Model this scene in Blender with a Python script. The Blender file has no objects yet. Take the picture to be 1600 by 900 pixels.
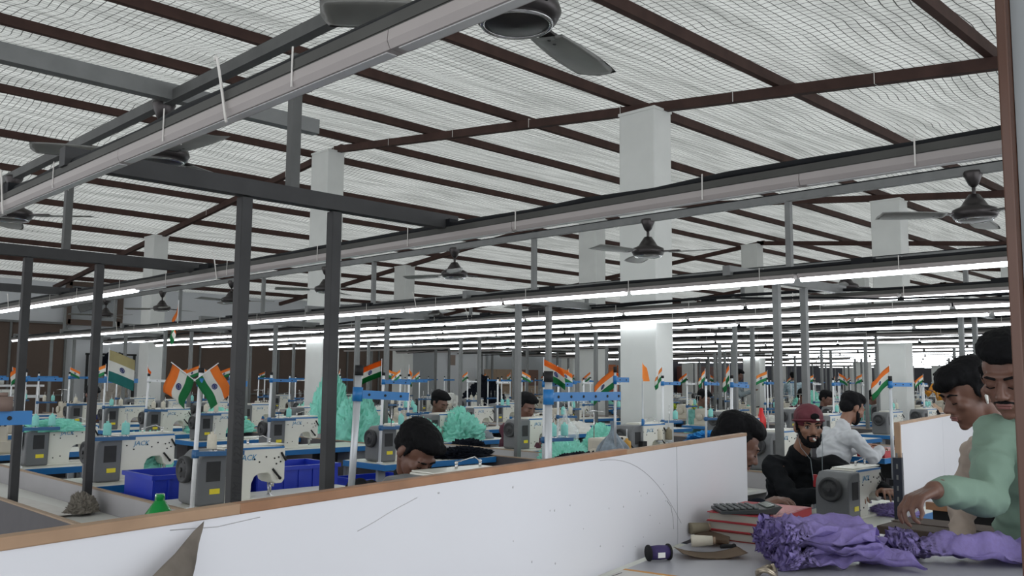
import bpy, bmesh, math, random
from mathutils import Vector, Matrix, noise, Euler
random.seed(7)
PI = math.pi
sc = bpy.context.scene
COL = sc.collection

# ------------------------------------------------------------------ camera
CAM_H = 1.45
yaw, pitch, roll = math.radians(45.0), math.radians(5.85), math.radians(0.48)
Fh = Vector((math.cos(yaw), math.sin(yaw), 0)); Rh = Vector((math.sin(yaw), -math.cos(yaw), 0)); Uh = Vector((0, 0, 1))
F2 = Fh*math.cos(pitch) + Uh*math.sin(pitch); U2 = -Fh*math.sin(pitch) + Uh*math.cos(pitch)
R3 = Rh*math.cos(roll) + U2*math.sin(roll); U3 = -Rh*math.sin(roll) + U2*math.cos(roll)
cam = bpy.data.objects.new('camera', bpy.data.cameras.new('camera'))
m3 = Matrix((R3, U3, -F2)).transposed().to_4x4(); m3.translation = (0, 0, CAM_H)
cam.matrix_world = m3
cam.data.sensor_width = 36.0
cam.data.lens = 36.0*1387/1600
cam.data.clip_start = 0.05; cam.data.clip_end = 200
COL.objects.link(cam); sc.camera = cam

# ------------------------------------------------------------------ light and exposure
sc.view_settings.view_transform = 'Standard'
sc.view_settings.look = 'None'
sc.view_settings.gamma = 1.0
sc.view_settings.use_curve_mapping = False
sc.view_settings.exposure = 0.32
TUBE_W = 8.0
w = bpy.data.worlds.new('world'); sc.world = w; w.use_nodes = True
wb = w.node_tree.nodes['Background']
wb.inputs['Color'].default_value = (0.94, 0.965, 1.0, 1)
wb.inputs['Strength'].default_value = 1.45
def area(name, loc, rot, sx, sy, power, col):
    l = bpy.data.lights.new(name, 'AREA'); l.shape = 'RECTANGLE'; l.size = sx; l.size_y = sy; l.energy = power; l.color = col
    o = bpy.data.objects.new(name, l); o.location = loc; o.rotation_euler = rot; COL.objects.link(o)
    return o
# daylight through the open yard side behind the photographer
area('daylight_opening', (6.0, -4.5, 2.2), (math.radians(80), 0, 0), 16, 3.0, 120, (0.88, 0.94, 1.0))

# ------------------------------------------------------------------ materials
MATS = {}
def mat(name, col, rough=0.6, metal=0.0, var=0.12, scale=12.0, bump=0.0, trans=0.0, alpha=1.0, emit=0.0, spec=0.5, sheen=0.0):
    if name in MATS: return MATS[name]
    m = bpy.data.materials.new(name); m.use_nodes = True
    nt = m.node_tree; b = nt.nodes['Principled BSDF']
    b.inputs['Roughness'].default_value = rough; b.inputs['Metallic'].default_value = metal
    b.inputs['Specular IOR Level'].default_value = spec
    if sheen: b.inputs['Sheen Weight'].default_value = sheen
    tc = nt.nodes.new('ShaderNodeTexCoord')
    nz = nt.nodes.new('ShaderNodeTexNoise'); nz.inputs['Scale'].default_value = scale; nz.inputs['Detail'].default_value = 3
    nt.links.new(tc.outputs['Object'], nz.inputs['Vector'])
    mx = nt.nodes.new('ShaderNodeMix'); mx.data_type = 'RGBA'
    c = Vector(col)
    mx.inputs[6].default_value = (*(c*(1-var)), 1); mx.inputs[7].default_value = (*[min(1, k*(1+var)) for k in c], 1)
    nt.links.new(nz.outputs['Fac'], mx.inputs[0]); nt.links.new(mx.outputs[2], b.inputs['Base Color'])
    if bump:
        bp = nt.nodes.new('ShaderNodeBump'); bp.inputs['Strength'].default_value = bump; bp.inputs['Distance'].default_value = 0.01
        nt.links.new(nz.outputs['Fac'], bp.inputs['Height']); nt.links.new(bp.outputs['Normal'], b.inputs['Normal'])
    if trans: b.inputs['Transmission Weight'].default_value = trans; b.inputs['IOR'].default_value = 1.3
    if alpha < 1: b.inputs['Alpha'].default_value = alpha
    if emit:
        b.inputs['Emission Color'].default_value = (*col, 1); b.inputs['Emission Strength'].default_value = emit
    MATS[name] = m
    return m
M_STEEL = mat('dark_painted_steel', (0.036, 0.036, 0.037), 0.6, 0.1, 0.35, 9, 0.1, spec=0.3)
M_GALV = mat('grey_galvanised_steel', (0.15, 0.155, 0.153), 0.5, 0.3, 0.2, 14)
M_RUST = mat('red_brown_steel', (0.05, 0.026, 0.021), 0.7, 0.0, 0.5, 5, 0.2, spec=0.25)
M_CABLE = mat('black_cable', (0.008, 0.009, 0.011), 0.7, spec=0.2)
M_CHAN = mat('grey_channel', (0.055, 0.055, 0.050), 0.75, 0.0, 0.4, 6)
M_BATTEN = mat('white_batten', (0.33, 0.30, 0.29), 0.4, 0, 0.1, 4)
M_TUBE = mat('lit_tube', (1.0, 1.0, 1.0), 0.4, emit=TUBE_W)
M_TUBE.node_tree.nodes['Principled BSDF'].inputs['Emission Color'].default_value = (0.9, 0.96, 1.0, 1)
M_TUBEOFF = mat('unlit_tube', (0.62, 0.62, 0.62), 0.25)
M_PILLAR = mat('white_plaster', (0.62, 0.63, 0.61), 0.85, 0, 0.1, 3, 0.15)
M_FLOOR = mat('grey_concrete', (0.16, 0.16, 0.16), 0.7, 0, 0.3, 2)
M_BROWNWALL = mat('brown_cladding', (0.10, 0.07, 0.055), 0.7, 0, 0.15, 1.5)
M_WHITEWALL = mat('white_wall', (0.62, 0.64, 0.66), 0.85, 0, 0.05, 1)
M_GREYWALL = mat('grey_wall', (0.33, 0.35, 0.36), 0.85, 0, 0.1, 1)
M_DARKWALL = mat('dark_wall', (0.07, 0.07, 0.085), 0.7, 0, 0.4, 0.8)
M_WHITETOP = mat('cream_laminate', (0.66, 0.66, 0.60), 0.35, 0, 0.05, 6)
M_BLUE = mat('blue_edge', (0.010, 0.145, 0.39), 0.4, 0, 0.15, 6)
M_DKBLUE = mat('dark_blue_steel', (0.02, 0.10, 0.24), 0.45)
M_LEG = mat('grey_white_leg', (0.40, 0.42, 0.44), 0.5, 0.1, 0.15)
M_MACH = mat('cream_machine_paint', (0.70, 0.69, 0.62), 0.3, 0, 0.04, 8)
M_MOTOR = mat('grey_motor_plastic', (0.13, 0.135, 0.14), 0.45, 0, 0.1, 10)
M_OVER = mat('beige_machine_paint', (0.50, 0.46, 0.38), 0.4, 0, 0.12, 10)
M_BLACK = mat('black_plastic', (0.014, 0.014, 0.015), 0.6, spec=0.25)
M_CHROME = mat('chrome', (0.62, 0.62, 0.62), 0.18, 1.0, 0.02)
M_YELLOW = mat('yellow_sticker', (0.75, 0.62, 0.03), 0.5)
M_LOGO = mat('logo_blue', (0.03, 0.22, 0.42), 0.5)
M_POLE = mat('white_tube', (0.72, 0.73, 0.74), 0.35)
M_SILVER = mat('silver_tube', (0.50, 0.52, 0.54), 0.35, 0.4)
M_SAFF = mat('saffron_cloth', (0.82, 0.24, 0.035), 0.8)
M_FWHITE = mat('white_cloth', (0.72, 0.72, 0.68), 0.85)
M_FGREEN = mat('green_cloth', (0.015, 0.22, 0.07), 0.8)
M_NAVY = mat('navy_ink', (0.02, 0.03, 0.14), 0.8)
M_TEAL = mat('teal_fabric', (0.25, 0.68, 0.55), 0.85, 0, 0.06, 30, 0.1)
M_LILAC = mat('lilac_fabric', (0.43, 0.35, 0.72), 0.85, 0, 0.14, 90, 0.3)
M_DARKCLOTH = mat('navy_black_fabric', (0.008, 0.010, 0.016), 0.85, spec=0.1)
M_BLUECLOTH = mat('bright_blue_fabric', (0.03, 0.30, 0.70), 0.8)
M_CRATE = mat('blue_crate_plastic', (0.008, 0.03, 0.40), 0.4)
M_PANEL = mat('white_laminate', (0.70, 0.70, 0.73), 0.3, 0, 0.02, 3)
M_WOOD = mat('brown_wood_edge', (0.30, 0.15, 0.075), 0.5, 0, 0.4, 14)
M_JAMB = mat('varnished_jamb', (0.085, 0.035, 0.02), 0.4, 0, 0.4, 6)
M_DESK = mat('grey_laminate', (0.42, 0.42, 0.45), 0.35, 0, 0.05, 8)
M_TROUGH = mat('grey_board', (0.36, 0.35, 0.36), 0.55, 0, 0.12, 5)
M_TROUGHIN = mat('trough_white_board', (0.60, 0.60, 0.56), 0.4, 0, 0.08, 4)
M_CARD = mat('cardboard', (0.32, 0.235, 0.165), 0.8, 0, 0.15, 8)
M_DKCARD = mat('dark_cardboard', (0.06, 0.04, 0.03), 0.8, 0, 0.2, 8)
M_RED = mat('red_cover', (0.42, 0.035, 0.045), 0.4, 0, 0.15, 20)
M_PAGES = mat('page_edges', (0.40, 0.38, 0.33), 0.9)
M_PAPER = mat('paper', (0.62, 0.60, 0.57), 0.8)
M_CONE_T = mat('mint_thread', (0.25, 0.62, 0.56), 0.8, 0, 0.1, 60)
M_CONE_W = mat('cream_thread', (0.62, 0.58, 0.48), 0.8, 0, 0.1, 60)
M_CONE_B = mat('olive_thread', (0.22, 0.19, 0.13), 0.8, 0, 0.1, 60)
M_CONE_O = mat('ochre_thread', (0.55, 0.30, 0.06), 0.8, 0, 0.1, 60)
M_SKIN = mat('skin', (0.25, 0.125, 0.08), 0.5, 0, 0.12, 14)
M_SKIND = mat('skin_dark', (0.15, 0.072, 0.05), 0.5, 0, 0.12, 14)
M_HAIR = mat('black_hair', (0.005, 0.005, 0.006), 0.75, 0, 0.5, 60, 0.3, spec=0.15)
M_LIPS = mat('lips', (0.22, 0.085, 0.075), 0.5)
M_EYE = mat('eye_white', (0.36, 0.33, 0.31), 0.35)
M_IRIS = mat('iris', (0.015, 0.008, 0.005), 0.2)
M_GREENSH = mat('sage_shirt', (0.20, 0.30, 0.235), 0.85, 0, 0.08, 20, 0.15)
M_BLACKSH = mat('black_shirt', (0.010, 0.011, 0.013), 0.85, 0, 0.2, 20, 0.15, spec=0.1)
M_WHITESH = mat('white_shirt', (0.50, 0.51, 0.53), 0.85, 0, 0.06, 20, 0.15)
M_BEIGESH = mat('beige_shirt', (0.40, 0.33, 0.28), 0.85, 0, 0.08, 20, 0.15)
M_CAP = mat('maroon_cap', (0.10, 0.012, 0.022), 0.7, 0, 0.15, 20)
M_JEANS = mat('dark_trousers', (0.03, 0.035, 0.05), 0.85)
M_ORANGESH = mat('orange_shirt', (0.70, 0.30, 0.03), 0.85)
M_BLUESH = mat('pale_blue_shirt', (0.40, 0.52, 0.58), 0.85)
M_MAROONSH = mat('maroon_shirt', (0.09, 0.025, 0.04), 0.85)
M_GREYSH = mat('grey_shirt', (0.22, 0.26, 0.28), 0.85)
M_TEALSH = mat('teal_shirt', (0.18, 0.45, 0.40), 0.85)
M_CLEAR = mat('clear_plastic', (0.85, 0.88, 0.9), 0.15, 0, 0.02, alpha=0.28, spec=0.8)
M_PRINTBAG = mat('printed_plastic', (0.22, 0.27, 0.32), 0.3, 0, 0.9, 22, alpha=0.85)
M_GREENP = mat('green_bottle', (0.01, 0.36, 0.07), 0.15, 0, 0.05, trans=0.5, spec=0.8)
M_PURPLE = mat('purple_thread', (0.04, 0.025, 0.11), 0.7, 0, 0.3, 50)
M_FAN = mat('dark_fan_metal', (0.045, 0.04, 0.04), 0.35, 0.7, 0.2, 10)
M_BLADE = mat('fan_blade_metal', (0.30, 0.30, 0.285), 0.32, 0.45, 0.35, 6)
M_WINDOW = mat('daylit_window', (0.9, 0.95, 1.0), 0.5, emit=2.2)

def ceiling_mat():
    m = bpy.data.materials.new('insulation_under_wire_net'); m.use_nodes = True
    nt = m.node_tree; N = nt.nodes; L = nt.links; b = N['Principled BSDF']; b.inputs['Roughness'].default_value = 0.7
    tc = N.new('ShaderNodeTexCoord')
    wob = N.new('ShaderNodeTexNoise'); wob.inputs['Scale'].default_value = 1.1; wob.inputs['Detail'].default_value = 2
    L.new(tc.outputs['Object'], wob.inputs['Vector'])
    sub = N.new('ShaderNodeVectorMath'); sub.operation = 'SUBTRACT'; sub.inputs[1].default_value = (.5, .5, .5); L.new(wob.outputs['Color'], sub.inputs[0])
    scl = N.new('ShaderNodeVectorMath'); scl.operation = 'SCALE'; scl.inputs['Scale'].default_value = 0.22; L.new(sub.outputs[0], scl.inputs[0])
    add = N.new('ShaderNodeVectorMath'); add.operation = 'ADD'; L.new(tc.outputs['Object'], add.inputs[0]); L.new(scl.outputs[0], add.inputs[1])
    sep = N.new('ShaderNodeSeparateXYZ'); L.new(add.outputs[0], sep.inputs[0])
    def line(sock, period, width):
        d = N.new('ShaderNodeMath'); d.operation = 'DIVIDE'; d.inputs[1].default_value = period; L.new(sock, d.inputs[0])
        f = N.new('ShaderNodeMath'); f.operation = 'FRACT'; L.new(d.outputs[0], f.inputs[0])
        g = N.new('ShaderNodeMath'); g.operation = 'LESS_THAN'; g.inputs[1].default_value = width; L.new(f.outputs[0], g.inputs[0])
        return g.outputs[0]
    lx = line(sep.outputs['X'], 0.082, 0.10); ly = line(sep.outputs['Y'], 0.082, 0.10)
    mxl = N.new('ShaderNodeMath'); mxl.operation = 'MAXIMUM'; L.new(lx, mxl.inputs[0]); L.new(ly, mxl.inputs[1])
    # wrinkles of the foil, running along x
    mp = N.new('ShaderNodeMapping'); mp.inputs['Scale'].default_value = (0.35, 3.2, 1); L.new(tc.outputs['Object'], mp.inputs['Vector'])
    wr = N.new('ShaderNodeTexNoise'); wr.inputs['Scale'].default_value = 2.2; wr.inputs['Detail'].default_value = 5; L.new(mp.outputs[0], wr.inputs['Vector'])
    ramp = N.new('ShaderNodeValToRGB'); L.new(wr.outputs['Fac'], ramp.inputs[0])
    ramp.color_ramp.elements[0].position = 0.3; ramp.color_ramp.elements[0].color = (0.44, 0.45, 0.42, 1)
    ramp.color_ramp.elements[1].position = 0.6; ramp.color_ramp.elements[1].color = (0.70, 0.71, 0.67, 1)
    mx = N.new('ShaderNodeMix'); mx.data_type = 'RGBA'; L.new(mxl.outputs[0], mx.inputs[0]); L.new(ramp.outputs[0], mx.inputs[6]); mx.inputs[7].default_value = (0.07, 0.07, 0.065, 1)
    L.new(mx.outputs[2], b.inputs['Base Color'])
    # thin sheet: daylight on the roof glows through it
    tr = N.new('ShaderNodeBsdfTranslucent'); L.new(mx.outputs[2], tr.inputs['Color'])
    ms = N.new('ShaderNodeMixShader'); ms.inputs[0].default_value = 0.42; L.new(b.outputs[0], ms.inputs[1]); L.new(tr.outputs[0], ms.inputs[2]); L.new(ms.outputs[0], N['Material Output'].inputs['Surface'])
    bp = N.new('ShaderNodeBump'); bp.inputs['Strength'].default_value = 0.6; bp.inputs['Distance'].default_value = 0.06
    L.new(wr.outputs['Fac'], bp.inputs['Height']); L.new(bp.outputs['Normal'], b.inputs['Normal'])
    return m
M_CEIL = ceiling_mat()

# ------------------------------------------------------------------ mesh helpers
class MB:
    """collects shapes into one mesh; every shape takes a material index"""
    def __init__(s): s.bm = bmesh.new()
    def _mi(s, fs, mi, smooth=False):
        for f in fs: f.material_index = mi; f.smooth = smooth
    def box(s, c, d, mi=0, rot=None, bev=0.0):
        r = bmesh.ops.create_cube(s.bm, size=1.0); vs = r['verts']
        M = Matrix.Translation(c) @ (rot.to_matrix().to_4x4() if rot else Matrix.Identity(4)) @ Matrix.Diagonal((*d, 1))
        bmesh.ops.transform(s.bm, matrix=M, verts=vs)
        fs = list({f for v in vs for f in v.link_faces})
        s._mi(fs, mi)
        if bev:
            es = list({e for v in vs for e in v.link_edges})
            q = bmesh.ops.bevel(s.bm, geom=es, offset=bev, segments=2, affect='EDGES', profile=0.6)
            s._mi(q['faces'], mi, True)
        return s
    def bar(s, p0, p1, w, h=None, mi=0):
        """rectangular bar between two points, w sideways, h up"""
        p0, p1 = Vector(p0), Vector(p1); h = h or w; d = p1-p0; L = d.length
        q = d.to_track_quat('X', 'Z')
        s.box((p0+p1)/2, (L, w, h), mi, q.to_euler())
        return s
    def tube(s, p0, p1, r0, r1=None, n=12, mi=0, caps=True):
        p0, p1 = Vector(p0), Vector(p1); r1 = r0 if r1 is None else r1; d = p1-p0
        q = d.to_track_quat('Z', 'Y').to_matrix().to_4x4()
        r = bmesh.ops.create_cone(s.bm, cap_ends=caps, segments=n, radius1=r0, radius2=max(r1, 1e-4), depth=d.length)
        bmesh.ops.transform(s.bm, matrix=Matrix.Translation((p0+p1)/2) @ q, verts=r['verts'])
        fs = list({f for v in r['verts'] for f in v.link_faces})
        for f in fs: f.material_index = mi; f.smooth = len(f.verts) == 4
        return s
    def ball(s, c, r, mi=0, rot=None, u=16, v=10):
        if not hasattr(r, '__len__'): r = (r, r, r)
        q = bmesh.ops.create_uvsphere(s.bm, u_segments=u, v_segments=v, radius=1.0)
        M = Matrix.Translation(c) @ (rot.to_matrix().to_4x4() if rot else Matrix.Identity(4)) @ Matrix.Diagonal((*r, 1))
        bmesh.ops.transform(s.bm, matrix=M, verts=q['verts'])
        s._mi({f for v in q['verts'] for f in v.link_faces}, mi, True)
        return s
    def cap(s, p0, p1, r0, r1=None, mi=0, n=12):
        """capsule with two radii (for bodies)"""
        r1 = r0 if r1 is None else r1
        s.tube(p0, p1, r0, r1, n, mi); s.ball(p0, r0, mi, u=n, v=8); s.ball(p1, r1, mi, u=n, v=8)
        return s
    def path(s, pts, r, n=8, mi=0):
        pts = [Vector(p) for p in pts]
        rings = []
        for i, p in enumerate(pts):
            d = (pts[min(i+1, len(pts)-1)] - pts[max(i-1, 0)]).normalized()
            a = d.cross(Vector((0, 0, 1)));
            if a.length < 1e-3: a = d.cross(Vector((1, 0, 0)))
            a.normalize(); b = d.cross(a)
            rr = r[i] if hasattr(r, '__len__') else r
            rings.append([s.bm.verts.new(p + (a*math.cos(t)+b*math.sin(t))*rr) for t in [2*PI*k/n for k in range(n)]])
        for i in range(len(rings)-1):
            for k in range(n):
                f = s.bm.faces.new((rings[i][k], rings[i][(k+1) % n], rings[i+1][(k+1) % n], rings[i+1][k])); f.material_index = mi; f.smooth = True
        for q in (rings[0], rings[-1][::-1]):
            f = s.bm.faces.new(q); f.material_index = mi
        return s
    def prism(s, poly, y0, y1, mi=0, bev=0.0):
        """polygon in x,z extruded along y"""
        a = [s.bm.verts.new((x, y0, z)) for x, z in poly]; b = [s.bm.verts.new((x, y1, z)) for x, z in poly]
        fs = [s.bm.faces.new(a), s.bm.faces.new(b[::-1])]; n = len(poly)
        for i in range(n): fs.append(s.bm.faces.new((a[i], b[i], b[(i+1) % n], a[(i+1) % n])))
        s._mi(fs, mi); bmesh.ops.recalc_face_normals(s.bm, faces=fs)
        if bev:
            es = list({e for f in fs for e in f.edges})
            q = bmesh.ops.bevel(s.bm, geom=es, offset=bev, segments=2, affect='EDGES', profile=0.6); s._mi(q['faces'], mi, True)
        return s
    def lathe(s, prof, c=(0, 0, 0), n=20, mi=0, axis=None):
        """prof: list of (r, z)"""
        M = Matrix.Translation(c) @ (axis.to_track_quat('Z', 'Y').to_matrix().to_4x4() if axis else Matrix.Identity(4))
        rings = [[s.bm.verts.new(M @ Vector((max(r, 1e-4)*math.cos(2*PI*k/n), max(r, 1e-4)*math.sin(2*PI*k/n), z))) for k in range(n)] for r, z in prof]
        for i in range(len(rings)-1):
            for k in range(n):
                f = s.bm.faces.new((rings[i][k], rings[i][(k+1) % n], rings[i+1][(k+1) % n], rings[i+1][k])); f.material_index = mi; f.smooth = True
        return s
    def grid(s, nu, nv, fn, mi=0, smooth=True, mfn=None, closed=False):
        V = [[s.bm.verts.new(fn(i/nu, j/nv)) for j in range(nv+1 if not closed else nv)] for i in range(nu+1)]
        for i in range(nu):
            for j in range(nv):
                j2 = (j+1) % nv if closed else j+1
                f = s.bm.faces.new((V[i][j], V[i+1][j], V[i+1][j2], V[i][j2])); f.smooth = smooth
                f.material_index = mfn((i+.5)/nu, (j+.5)/nv) if mfn else mi
        return s
    def obj(s, name, mats, parent=None, loc=None, rotz=0):
        me = bpy.data.meshes.new(name); s.bm.to_mesh(me); s.bm.free()
        for m in (mats if isinstance(mats, (list, tuple)) else [mats]): me.materials.append(m)
        o = bpy.data.objects.new(name, me); COL.objects.link(o)
        if parent: o.parent = parent
        if loc: o.location = loc
        o.rotation_euler.z = rotz
        return o

def tag(o, label, cat, group=None, kind=None):
    o['label'] = label
    if cat: o['category'] = cat
    if group: o['group'] = group
    if kind: o['kind'] = kind
    return o
def thing(name, label, cat, loc=(0, 0, 0), rotz=0, group=None):
    o = bpy.data.objects.new(name, None); COL.objects.link(o); o.location = loc; o.rotation_euler = (0, 0, rotz)
    o.empty_display_size = 0.1
    return tag(o, label, cat, group)
def struct(o, label, group=None):
    o['kind'] = 'structure'; o['label'] = label
    if group: o['group'] = group
    return o
def dup(root, loc, rotz=0, label=None, group=None):
    r = root.copy(); COL.objects.link(r); r.location = loc; r.rotation_euler = (r.rotation_euler.x, r.rotation_euler.y, rotz)
    if label: r['label'] = label
    if group: r['group'] = group
    for ch in root.children:
        c = ch.copy(); COL.objects.link(c); c.parent = r
        for g in ch.children:
            d = g.copy(); COL.objects.link(d); d.parent = c
    return r
def kill(root):
    for ch in list(root.children):
        for g in list(ch.children): bpy.data.objects.remove(g)
        bpy.data.objects.remove(ch)
    bpy.data.objects.remove(root)
def flat(root, name):
    """the same thing as one mesh, for copies too small in the picture to show parts"""
    bm = bmesh.new(); mats = []
    def addo(o, M):
        if o.type == 'MESH':
            tmp = o.data.copy(); tmp.transform(M)
            off = []
            for m in o.data.materials:
                if m not in mats: mats.append(m)
                off.append(mats.index(m))
            for p in tmp.polygons: p.material_index = off[p.material_index] if off else 0
            bm.from_mesh(tmp); bpy.data.meshes.remove(tmp)
        for c in o.children: addo(c, M @ c.matrix_local if False else M @ Matrix.LocRotScale(c.location, c.rotation_euler, c.scale))
    addo(root, Matrix.Identity(4))
    me = bpy.data.meshes.new(name); bm.to_mesh(me); bm.free()
    for m in mats: me.materials.append(m)
    o = bpy.data.objects.new(name, me); COL.objects.link(o)
    for k in ('label', 'category', 'group'):
        if k in root: o[k] = root[k]
    return o
def remesh(mb, name, mats, voxel, parent=None, smooth=4, disp=None, shrink=0.0):
    """fuse the collected shapes into one continuous skin"""
    tmp = mb.obj('tmp', mats)
    md = tmp.modifiers.new('r', 'REMESH'); md.mode = 'VOXEL'; md.voxel_size = voxel; md.use_smooth_shade = True
    if smooth:
        ms = tmp.modifiers.new('s', 'SMOOTH'); ms.factor = 0.5; ms.iterations = smooth
    dg = bpy.context.evaluated_depsgraph_get(); dg.update()
    me = bpy.data.meshes.new_from_object(tmp.evaluated_get(dg))
    me.name = name
    old = tmp.data; bpy.data.objects.remove(tmp); bpy.data.meshes.remove(old)
    if disp:
        me.update()
        ns = [v.normal.copy() for v in me.vertices]
        for v, n in zip(me.vertices, ns): v.co += n*disp(v.co)
    for p in me.polygons: p.use_smooth = True
    me.materials.clear()
    for m in (mats if isinstance(mats, (list, tuple)) else [mats]): me.materials.append(m)
    o = bpy.data.objects.new(name, me); COL.objects.link(o)
    if parent: o.parent = parent
    return o
def text_mesh(body, size, font_shear=0.0):
    cu = bpy.data.curves.new('t', 'FONT'); cu.body = body; cu.size = size; cu.extrude = 0.0006; cu.shear = font_shear
    cu.align_x = 'LEFT'; cu.resolution_u = 2
    o = bpy.data.objects.new('t', cu); COL.objects.link(o)
    dg = bpy.context.evaluated_depsgraph_get(); dg.update()
    me = bpy.data.meshes.new_from_object(o.evaluated_get(dg))
    bpy.data.objects.remove(o); bpy.data.curves.remove(cu)
    return me
def text_obj(name, body, size, m, parent, M, shear=0.0):
    me = text_mesh(body, size, shear); me.transform(M); me.materials.clear(); me.materials.append(m)
    o = bpy.data.objects.new(name, me); COL.objects.link(o); o.parent = parent
    return o
ORD = 'zeroth first second third fourth fifth sixth seventh eighth ninth tenth eleventh twelfth thirteenth fourteenth fifteenth sixteenth seventeenth eighteenth nineteenth twentieth'.split()
ORD += ['twenty-'+k for k in 'first second third fourth fifth sixth seventh eighth ninth'.split()] + ['thirtieth']
def px_of(x, y):
    """ratio test: is a floor position inside the camera's horizontal field (with margin)"""
    d = (x+y)/math.sqrt(2)
    return (x-y)/math.sqrt(2)/max(d, .01), d
def in_view(x, y, marg=0.03):
    t, d = px_of(x, y); return d > 0.3 and abs(t) < 0.577+marg+0.35/d

# ------------------------------------------------------------------ the hall
YB, XE = 24.0, 42.0
def roof_z(y): return 5.10-0.105*abs(y-11.4)
struct(MB().box((19, 10.5, -0.05), (50, 31, 0.1)).obj('floor', M_FLOOR), 'grey concrete floor under all the sewing tables')
PUR = [0.5, 2.18, 4.04, 5.80, 7.55, 9.3, 11.0, 12.1, 13.7, 15.2, 16.8, 18.3, 19.9, 21.5, 23.1]
def ceil_pt(u, v):
    x = -4+46*u; y = -3+27.3*v
    d = min(abs(y-p) for p in PUR)
    sag = 0.05*min(1, d/0.75)**1.0 + 0.035*noise.noise(Vector((x*0.7, y*2.2, 3)))
    return Vector((x, y, roof_z(y)+0.10-sag))
struct(MB().grid(230, 165, ceil_pt).obj('ceiling', M_CEIL), 'white roof insulation held up by a wire net')
# back wall, in cladding lengths
def wallbox(name, x0, x1, z0, z1, m, label, y=YB, t=0.12):
    return struct(MB().box(((x0+x1)/2, y+t/2, (z0+z1)/2), (x1-x0, t, z1-z0)).obj(name, m), label)
mb = MB(); mb.box((19, YB+0.2, 2.35), (50, 0.1, 4.9))
struct(mb.obj('wall_back', M_WHITEWALL), 'white upper wall at the far end of the hall')
for i, (a, b, lab) in enumerate([(-3.5, 7.95, 'brown wall cladding beside the white cloth-hung bay'), (10.3, 19.0, 'brown wall cladding behind the rows with small flags')]):
    mb = MB(); mb.box(((a+b)/2, YB+0.04, 1.39), (b-a, 0.1, 2.78))
    n = int((b-a)/1.2)
    for k in range(n+1): mb.box((a+(b-a)*k/n, YB-0.03, 1.39), (0.05, 0.05, 2.78), 1)
    mb.box(((a+b)/2, YB-0.03, 2.76), (b-a, 0.06, 0.05), 1); mb.box(((a+b)/2, YB-0.03, 0.95), (b-a, 0.05, 0.03), 1)
    struct(mb.obj('wall_cladding', [M_BROWNWALL, M_GALV]), lab)
struct(MB().box((19.6, YB+0.02, 1.9), (1.1, 0.16, 3.8)).obj('wall_pier', M_GREYWALL), 'grey pier between brown cladding and white wall')
struct(MB().box((27.6, YB+0.06, 1.9), (9.6, 0.1, 3.8)).obj('wall_grey_bay', M_GREYWALL), 'grey wall bay behind the stacked cartons')
struct(MB().box((37.3, YB+0.04, 1.2), (9.6, 0.14, 2.4)).obj('wall_dark_bay', M_DARKWALL), 'dark lower wall below the bright far windows')
mb = MB(); mb.box((XE+0.1, 10.5, 2.2), (0.2, 31, 5.6)); struct(mb.obj('wall_end', M_WHITEWALL), 'end wall beyond the last pillars')
struct(MB().box((XE-0.06, 10.5, 1.15), (0.1, 27, 2.3)).obj('wall_end_lower', M_DARKWALL), 'dark lower part of the end wall')
k = 0
for i in range(8):
    k += 1; y0 = 0.8+i*2.9
    mb = MB(); mb.box((XE-0.03, y0+1.25, 3.05), (0.04, 2.4, 0.95), 1)
    for q in range(4): mb.box((XE-0.07, y0+0.05+q*0.8, 3.05), (0.05, 0.05, 1.0), 0)
    mb.box((XE-0.07, y0+1.25, 2.55), (0.05, 2.45, 0.05), 0); mb.box((XE-0.07, y0+1.25, 3.55), (0.05, 2.45, 0.05), 0)
    struct(mb.obj('window_%d' % k, [M_GALV, M_WINDOW]), 'bright high window in the end wall, %s from the brown-wall corner' % ORD[8-i])
for i in range(3):
    k += 1; x0 = 32.6+i*3.0
    mb = MB(); mb.box((x0+1.2, YB+0.1, 3.0), (2.3, 0.04, 0.9), 1)
    for q in range(4): mb.box((x0+0.05+q*0.77, YB+0.07, 3.0), (0.05, 0.05, 0.95), 0)
    mb.box((x0+1.2, YB+0.07, 2.53), (2.4, 0.05, 0.05), 0); mb.box((x0+1.2, YB+0.07, 3.47), (2.4, 0.05, 0.05), 0)
    struct(mb.obj('window_%d' % k, [M_GALV, M_WINDOW]), 'bright high window in the long back wall, %s past the grey bay' % ORD[i+1])
# pillars
PX = [7.4, 13.8, 20.2, 26.6, 33.0, 39.4]; PY = [5.33, 11.4, 17.6]
PILL = [(px, py) for px in PX for py in PY]
for ix, px in enumerate(PX):
    for iy, py in enumerate(PY):
        if not in_view(px, py): continue
        h = roof_z(py)-0.16
        mb = MB(); mb.box((0, 0, h/2), (0.30, 0.46, h), bev=0.012); mb.box((0.0, 0, 0.05), (0.34, 0.5, 0.1))
        # rough plaster skirt at the head
        mb.box((0, 0, h-0.02), (0.315, 0.475, 0.03), 0)
        o = mb.obj('pillar', [M_PILLAR, M_GALV], loc=(px+0.15, py+0.23, 0))
        struct(o, 'square white pillar, %s in the %s row of pillars from the brown-wall side' % (ORD[ix+1], ORD[3-iy]))
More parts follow.
